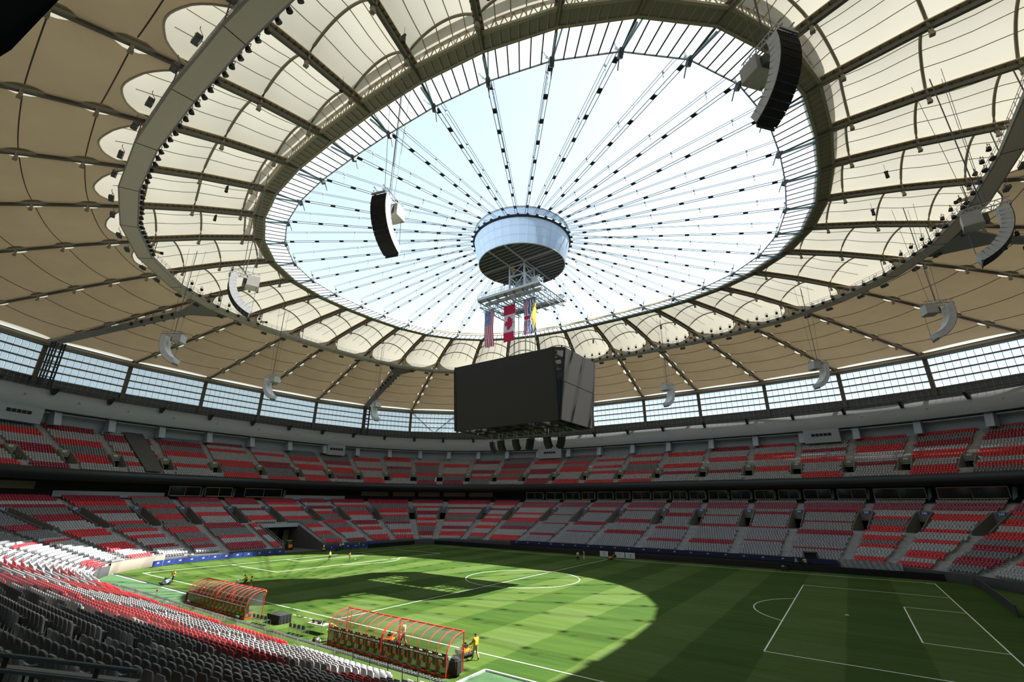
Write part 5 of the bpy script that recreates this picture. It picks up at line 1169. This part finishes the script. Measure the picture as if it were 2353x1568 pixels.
EDG = [('pel', 'sp', 2), ('sp', 'ch', 1), ('ch', 'nk', 1), ('nk', 'hd', 0), ('hd', 'tp', 0)]+[e for s_ in 'LR' for e in (('ch', 's'+s_, 1), ('s'+s_, 'e'+s_, 5), ('e'+s_, 'w'+s_, 0), ('pel', 'h'+s_, 2), ('h'+s_, 'k'+s_, 2), ('k'+s_, 'a'+s_, 3), ('a'+s_, 't'+s_, 4))]
BODY = {}
def body_mesh(pose):
    if pose in BODY: return BODY[pose]
    J = skel(pose); names = list(J); V = [J[n] for n in names]; R_ = [RAD[n if n in RAD else n[0]+'L'] for n in names]; E = []; cls = []
    for a, b, c in EDG: E.append((names.index(a), names.index(b))); cls.append(c)
    # hands: palm, four fingers and a thumb that leaves the side of the palm
    for s_, sx in (('L', -1), ('R', 1)):
        w_ = np.array(J['w'+s_]); e_ = np.array(J['e'+s_]); d = (w_-e_)/np.linalg.norm(w_-e_); sd = np.array([-sx, 0, 0.])*.0+np.cross(d, [sx*1., 0, 0]); sd = sd/np.linalg.norm(sd); pm = w_+d*.075; k0 = len(V); V.append(tuple(pm)); R_.append((.036, .026)); E.append((names.index('w'+s_), k0)); cls.append(0)
        inn = np.array([-sx*1., 0, 0])
        for q, ln in enumerate((.062, .072, .066, .05)):
            b_ = pm+sd*(.027-.018*q)+d*.03; m_ = b_+d*ln*.6+inn*.006; n_ = m_+d*ln*.4+inn*.022; k1 = len(V); V += [tuple(b_), tuple(m_), tuple(n_)]; R_ += [(.011, .011), (.009, .009), (.008, .008)]; E += [(k0, k1), (k1, k1+1), (k1+1, k1+2)]; cls += [0]*3
        th = w_+d*.04+sd*.034+inn*.01; k1 = len(V); V += [tuple(th), tuple(th+sd*.022+d*.035+inn*.012)]; R_ += [(.012, .012), (.009, .009)]; E += [(k0, k1), (k1, k1+1)]; cls += [0]*2
    hd = np.array(J['hd']); up = np.array(J['tp'])-np.array(J['nk']); up /= np.linalg.norm(up); fw = np.cross([1., 0, 0], up); fw = fw if fw[1] > 0 else -fw
    me = bpy.data.meshes.new('body'); me.from_pydata(V, E, []); o = bpy.data.objects.new('body', me); COL.objects.link(o)
    md = o.modifiers.new('skin', 'SKIN'); md.use_smooth_shade = True
    if not me.skin_vertices: me.attributes.new
    bm = bmesh.new(); bm.from_mesh(me); ly = bm.verts.layers.skin.verify(); bm.verts.ensure_lookup_table()
    for v, r_ in zip(bm.verts, R_): v[ly].radius = r_; v[ly].use_root = False
    bm.verts[0][ly].use_root = True; bm.to_mesh(me); bm.free()
    sd_ = o.modifiers.new('sub', 'SUBSURF'); sd_.levels = 1; sd_.render_levels = 1
    dg = bpy.context.evaluated_depsgraph_get(); dg.update(); nm = bpy.data.meshes.new_from_object(o.evaluated_get(dg)); bpy.data.objects.remove(o)
    A = np.array([V[a] for a, b in E]); B = np.array([V[b] for a, b in E]); co = np.array([v.co for v in nm.vertices])
    ct = np.array([p.center for p in nm.polygons]); AB = B-A; tt_ = np.clip(((ct[:, None]-A)*AB).sum(2)/(AB*AB).sum(1), 0, 1); D = np.linalg.norm(ct[:, None]-(A+tt_[..., None]*AB), axis=2); D -= np.array([.10 if c in (1, 2) else .03 for c in cls])
    reg = np.array(cls)[D.argmin(1)]
    # bare calves and forearms keep the skin colour; slots: skin, shirt, shorts, calf, shoe, sleeve
    nm.materials.clear()
    for q in ('skin', 'cloth_black', 'cloth_navy', 'skin', 'rubber', 'cloth_black'): nm.materials.append(M[q])
    nm.polygons.foreach_set('material_index', reg.astype(np.int32)); nm.update()
    # hi-vis vest: torso faces pushed outwards
    nrm = np.array([v.normal for v in nm.vertices]); vm = {}; vv = []; ff = []
    vmi = []
    for p, r_ in zip(nm.polygons, reg):
        z = np.dot(np.array(p.center)-np.array(J['pel']), (np.array(J['ch'])-np.array(J['pel']))/np.linalg.norm(np.array(J['ch'])-np.array(J['pel'])))
        if r_ == 1 or (r_ == 2 and 0.05 < z):
            f = []
            for i in p.vertices:
                if i not in vm: vm[i] = len(vv); vv.append(tuple(co[i]+nrm[i]*.018))
                f.append(vm[i])
            ff.append(tuple(f)); vmi.append(1 if abs(abs(p.center[0])-.085) < .03 or abs(z-.12) < .03 else 0)
    vs_ = bpy.data.meshes.new('safety_vest'); vs_.from_pydata(vv, [], ff); vs_.materials.append(M['hivis']); vs_.materials.append(M['orange']); vs_.polygons.foreach_set('material_index', np.array(vmi, np.int32)); vs_.update()
    # hat, hair and face
    def frame(x, y, z): return hd+np.array([1., 0, 0])*x+fw*y+up*z
    def blob(c, r, n=10, k=6, top=False):
        mb = MB(); lo = 0 if top else -pi/2
        mb.grid(lambda u, v: frame(c[0]+r[0]*math.cos(lo+(pi/2-lo)*v)*math.cos(2*pi*u), c[1]+r[1]*math.cos(lo+(pi/2-lo)*v)*math.sin(2*pi*u), c[2]+r[2]*math.sin(lo+(pi/2-lo)*v)), n, k); return mb
    cap = blob((0, -.005, .035), (.105, .122, .10), top=True); q = [frame(x, y, z) for x, y, z in ((-.08, .08, .04), (.08, .08, .04), (.065, .19, .025), (-.065, .19, .025))]; cap.add(q+[a+up*.012 for a in q], [(0, 1, 2, 3), (7, 6, 5, 4), (0, 1, 5, 4), (1, 2, 6, 5), (2, 3, 7, 6), (3, 0, 4, 7)])
    hair = blob((0, -.02, .03), (.102, .112, .095), top=True); hair.grid(lambda u, v: frame(.098*math.cos(pi+pi*u), -.02+.108*math.sin(pi+pi*u), .04-.11*v), 8, 2)
    face = MB()
    for sx in (-1, 1): face.v, face.f, face.m = face.v, face.f, face.m; b = blob((sx*.034, .092, .012), (.012, .01, .009), 6, 4); face.add(b.v, b.f)
    b = blob((0, .09, -.06), (.026, .012, .007), 6, 4); face.add(b.v, b.f); nose = blob((0, .103, -.02), (.014, .022, .026), 6, 4)
    for sx in (-1, 1): b = blob((sx*.092, 0, -.005), (.012, .02, .03), 6, 4); nose.add(b.v, b.f)
    BODY[pose] = (nm, vs_, cap.mesh('cap', 'cloth_black', True), hair.mesh('hair', 'hair', True), face.mesh('eyes_and_mouth', 'hair'), nose.mesh('nose_and_ears', 'skin', True)); return BODY[pose]
def person(x, y, face_deg, pose, label, vest=('hivis', 'orange'), shirt='cloth_black', legs='cloth_navy', hat=None, skin_='skin', h=1.0, calf=None):
    nm, vs_, cap, hair, face, nose = body_mesh(pose); t = thing('person', label, 'person', (x, y, 0.0), math.radians(face_deg)-pi/2); t.scale = (h,)*3   # face_deg: compass angle in the plan, 0 = +x
    b = put('body', nm, t)
    for k, q in enumerate((skin_, shirt, legs, calf or skin_, 'rubber', shirt)): b.material_slots[k].link = 'OBJECT'; b.material_slots[k].material = M[q]
    if vest:
        v = put('safety_vest', vs_, t); v.material_slots[0].link = 'OBJECT'; v.material_slots[0].material = M[vest[0]]; v.material_slots[1].link = 'OBJECT'; v.material_slots[1].material = M[vest[1]]
    if hat: c = put('cap', cap, t); c.material_slots[0].link = 'OBJECT'; c.material_slots[0].material = M[hat]
    else: put('hair', hair, t)
    put('eyes_and_mouth', face, t); n_ = put('nose_and_ears', nose, t); n_.material_slots[0].link = 'OBJECT'; n_.material_slots[0].material = M[skin_]
HVO, HVY, ORA = ('hivis', 'orange'), ('hivis', 'cloth_red'), ('orange', 'hivis')
person(19.75, -35.9, 170, 'push', 'man in shorts, vest and black cap pushing a mower right of the near dugout', ('orange', 'hivis'), 'cloth_red', 'cloth_khaki', 'cloth_black')
mower((18.55, -35.75, 0), math.radians(172)-pi/2, 'orange mower pushed by the man right of the near dugout')
person(12.4, -36.6, 205, 'push', 'man in a white shirt and dark cap with a mower behind the near dugout glass', ('hivis', 'cloth_white'), 'cloth_white', 'cloth_black', 'cloth_black')
mower((11.3, -37.1, 0), math.radians(205)-pi/2, 'orange mower seen through the near dugout glass')
person(6.55, -39.2, 250, 'bend', 'person in a pale hat stooping at the left end of the near dugout', HVO, 'cloth_khaki', 'cloth_khaki', 'cloth_khaki')
person(-38.5, -35.5, 300, 'push', 'person in an orange vest pushing a pale blue machine in the near-left corner', ('orange', 'hivis'), 'cloth_black', 'cloth_black', None, 'skin_dark')
mower((-38.0, -36.55, 0), math.radians(298)-pi/2, 'pale blue line machine in the near-left corner of the pitch', 'mower_blue')
person(-30.0, -29.0, 240, 'kneel', 'person crouching on the grass behind the left dugout', HVO, 'cloth_black', 'cloth_black', None, 'skin_dark')
tag(part('tool_bucket', MB().tube([(0, 0, 0), (0, 0, .38)], [.16, .2], 10).tube([(-.18, 0, .36), (0, 0, .55), (.18, 0, .36)], .012, 4), 'board_white', None, loc=(-31.3, -29.6, 0)), 'white bucket beside the crouching person behind the left dugout', 'bucket')
person(-23.6, -31.6, 60, 'walk', 'person in orange and yellow vest walking in shade behind the left dugout', HVO, 'cloth_black', 'cloth_khaki', None, 'skin_dark')
person(-18.2, -34.6, 80, 'bend', 'person in yellow vest with red cross straps bending above the left dugout roof', HVY, 'cloth_black', 'cloth_black', None, 'skin_dark')
person(-13.0, -35.2, 80, 'stand', 'person in yellow vest with red cross straps at the right end of the left dugout', HVY, 'cloth_black', 'cloth_black', None, 'skin_dark')
person(-20.0, -37.3, 120, 'stand', 'person in a yellow vest seen through the left dugout glass', HVO, 'cloth_khaki', 'cloth_khaki')
person(-23.6, -38.0, 110, 'bend', 'person in vest stooping at the left end of the left dugout', HVO, 'cloth_black', 'cloth_black', None, 'skin_dark')
person(-45.0, -4.9, 190, 'walk', 'person in yellow vest and shorts walking on the sunlit pitch, left of two', ('hivis', 'hivis'), 'cloth_khaki', 'cloth_navy', 'cloth_khaki')
person(-40.6, -3.3, 40, 'stand', 'person in orange vest on the sunlit pitch, right of two', ('orange', 'orange'), 'cloth_black', 'green_plastic', None)
person(-62.2, 9.6, 20, 'stand', 'person in a yellow vest by the navy boards near the tunnel', ('hivis', 'hivis'), 'cloth_black', 'cloth_black', None, 'skin_dark', 1, 'cloth_black')
person(-62.6, 10.7, -20, 'stand', 'person in a white top by the navy boards near the tunnel', None, 'cloth_white', 'cloth_black', None, 'skin', 1, 'cloth_black')
person(-60.2, 11.4, 200, 'bend', 'person in dark clothes stooping by the navy boards near the tunnel', None, 'cloth_navy', 'cloth_navy', None, 'skin', 1, 'cloth_navy')
person(-60.4, 14.0, 230, 'stand', 'person in an orange vest, rightmost of four near the tunnel', ('orange', 'hivis'), 'cloth_black', 'cloth_black', None, 'skin', 1, 'cloth_black')
mower((-63.4, 5.9, 0), 1.0, 'yellow mower parked beside the tunnel mouth', 'yellow'); mower((-61.6, 8.2, 0), 2.2, 'dark mower among the people near the tunnel', 'near_black_steel')
person(-3.7, 26.5, -60, 'stand', 'person in a white vest on the far shaded pitch, left of a pair', ('cloth_white', 'sign_blue'), 'cloth_navy', 'cloth_black', None, 'skin', 1.05, 'cloth_black')
person(-3.0, 28.0, 200, 'stand', 'person in orange vest and pale trousers on the far shaded pitch, right of a pair', ('orange', 'cloth_white'), 'cloth_red', 'cloth_white', 'green_plastic', 'skin', 1.05, 'cloth_white')
person(1.9, 33.4, 185, 'push', 'person in a yellow vest pushing a mower along the far halfway line', ('hivis', 'hivis'), 'cloth_black', 'cloth_black', None)
mower((.7, 33.35, 0), math.radians(180)-pi/2, 'orange mower at the far end of the halfway line')
person(34.9, 43.6, -90, 'stand', 'person in a green and yellow vest in the far-side doorway, left one', ('green_plastic', 'hivis'), 'cloth_black', 'cloth_black')
person(36.4, 43.8, -100, 'stand', 'person in a yellow and red vest in the far-side doorway, right one', HVY, 'cloth_red', 'cloth_black')
t = thing('pitch_cart', 'small white cart with wheels by the far-right boards', 'cart', (33.5, 36.9, 0), .2); part('cart_body', MB().box((0, 0, .5), (1.1, .6, .35)).box((.3, 0, .85), (.2, .4, .5)), 'near_black_steel', t); part('cart_seat', MB().box((-.25, 0, .75), (.4, .45, .1)), 'white_paint', t)
for a in (-.4, .4):
    for b in (-.33, .33): part('wheel', MB().tube([(a, b-.05, .2), (a, b+.05, .2)], .2, 10), 'rubber', t)

# ------------------------------------------------------------------ follow spotlights on the catwalk, sheets and doorway on the far side
for k, (x, y, lb) in enumerate(((-50.8, -45.6, 'on the left catwalk bend'), (-68.7, -16.4, 'on the catwalk above the left bridge'), (-70.4, 18.0, 'on the catwalk left of the scoreboard'), (18.4, 57.6, 'on the catwalk right of the scoreboard'), (51.4, 47.5, 'on the far-right catwalk'), (68.0, 18.3, 'on the right catwalk beside the fabric bays'))):
    a = math.atan2(-y, -x)-pi/2; t = thing('follow_spotlight', f'long tan follow spotlight {lb}', 'spotlight', (x*1.012, y*1.012, 53.7), a, 'follow spotlights on the catwalk')
    part('lamp_tube', MB().tube([(0, -1.0, 1.75), (0, -.2, 1.6), (0, .3, 1.5), (0, 1.1, 1.3)], [.26, .3, .22, .27], 10), 'tan_wood', t, smooth=True); part('lamp_stand', MB().tube([(0, 0, 0), (0, 0, 1.5)], .06, 6).beam((-.3, 0, .04), (.3, 0, .04), .08, .08).beam((0, -.3, .04), (0, .3, .04), .08, .08), 'steel_dark', t)
    part('lens_hood', MB().tube([(0, 1.1, 1.3), (0, 1.35, 1.25)], [.28, .3], 10), 'black_matt', t)
o = part('protective_sheet', MB().grid(lambda u, v: rp(253.5-9.5*u, -.75+.12*math.sin(60*u+5*v), .3+1.75*v+.08*math.sin(33*u)), 80, 4), 'sheet_silver', None, smooth=True); tag(o, 'wrinkled silver sheet hung below the seats near the portal numbered 245', 'sheet')
dr = thing('door_1', 'dark service doorway in the front of the far stand below the portal numbered 244', 'doorway', (37.4, 44.9, 0), 0, None, 'structure')
part('opening', MB().box((0, .3, 1.3), (2.0, .5, 2.6)), 'black_matt', dr); part('frame', MB().box((-1.1, .1, 1.4), (.18, .7, 2.8)).box((1.1, .1, 1.4), (.18, .7, 2.8)).box((0, .1, 2.75), (2.4, .7, .2)), 'concrete_dark', dr)

for ang, lb in ((-156.5, 'dark steel ladder tower in front of the second window from the left'), (156.5, 'dark steel ladder tower in front of the windows left of the scoreboard')):
    i = min(range(36), key=lambda k: abs((math.degrees(TH[k])-ang+180) % 360-180)); p = pol(i, RF[i]-4.2, 36.4); t = thing('ladder_tower', lb, 'ladder tower', tuple(p), TH[i]+pi/2, 'ladder towers below the bridges')
    for a in (-1.1, 1.1):
        for b in (-.5, .5): part('tower_post', MB().box((a, b, 5.9), (.28, .28, 11.8)), 'near_black_steel', t)
    for q in range(9): part('tower_rung', MB().box((0, -.5, .6+1.28*q), (2.2, .12, .14)).box((0, .5, .6+1.28*q), (2.2, .12, .14)).box((-1.1, 0, .6+1.28*q), (.12, 1.0, .14)).box((1.1, 0, .6+1.28*q), (.12, 1.0, .14)), 'steel_dark', t)
    part('cable_tray', MB().box((.3, .2, 5.9), (.35, .12, 11.6)), 'steel_dark', t)
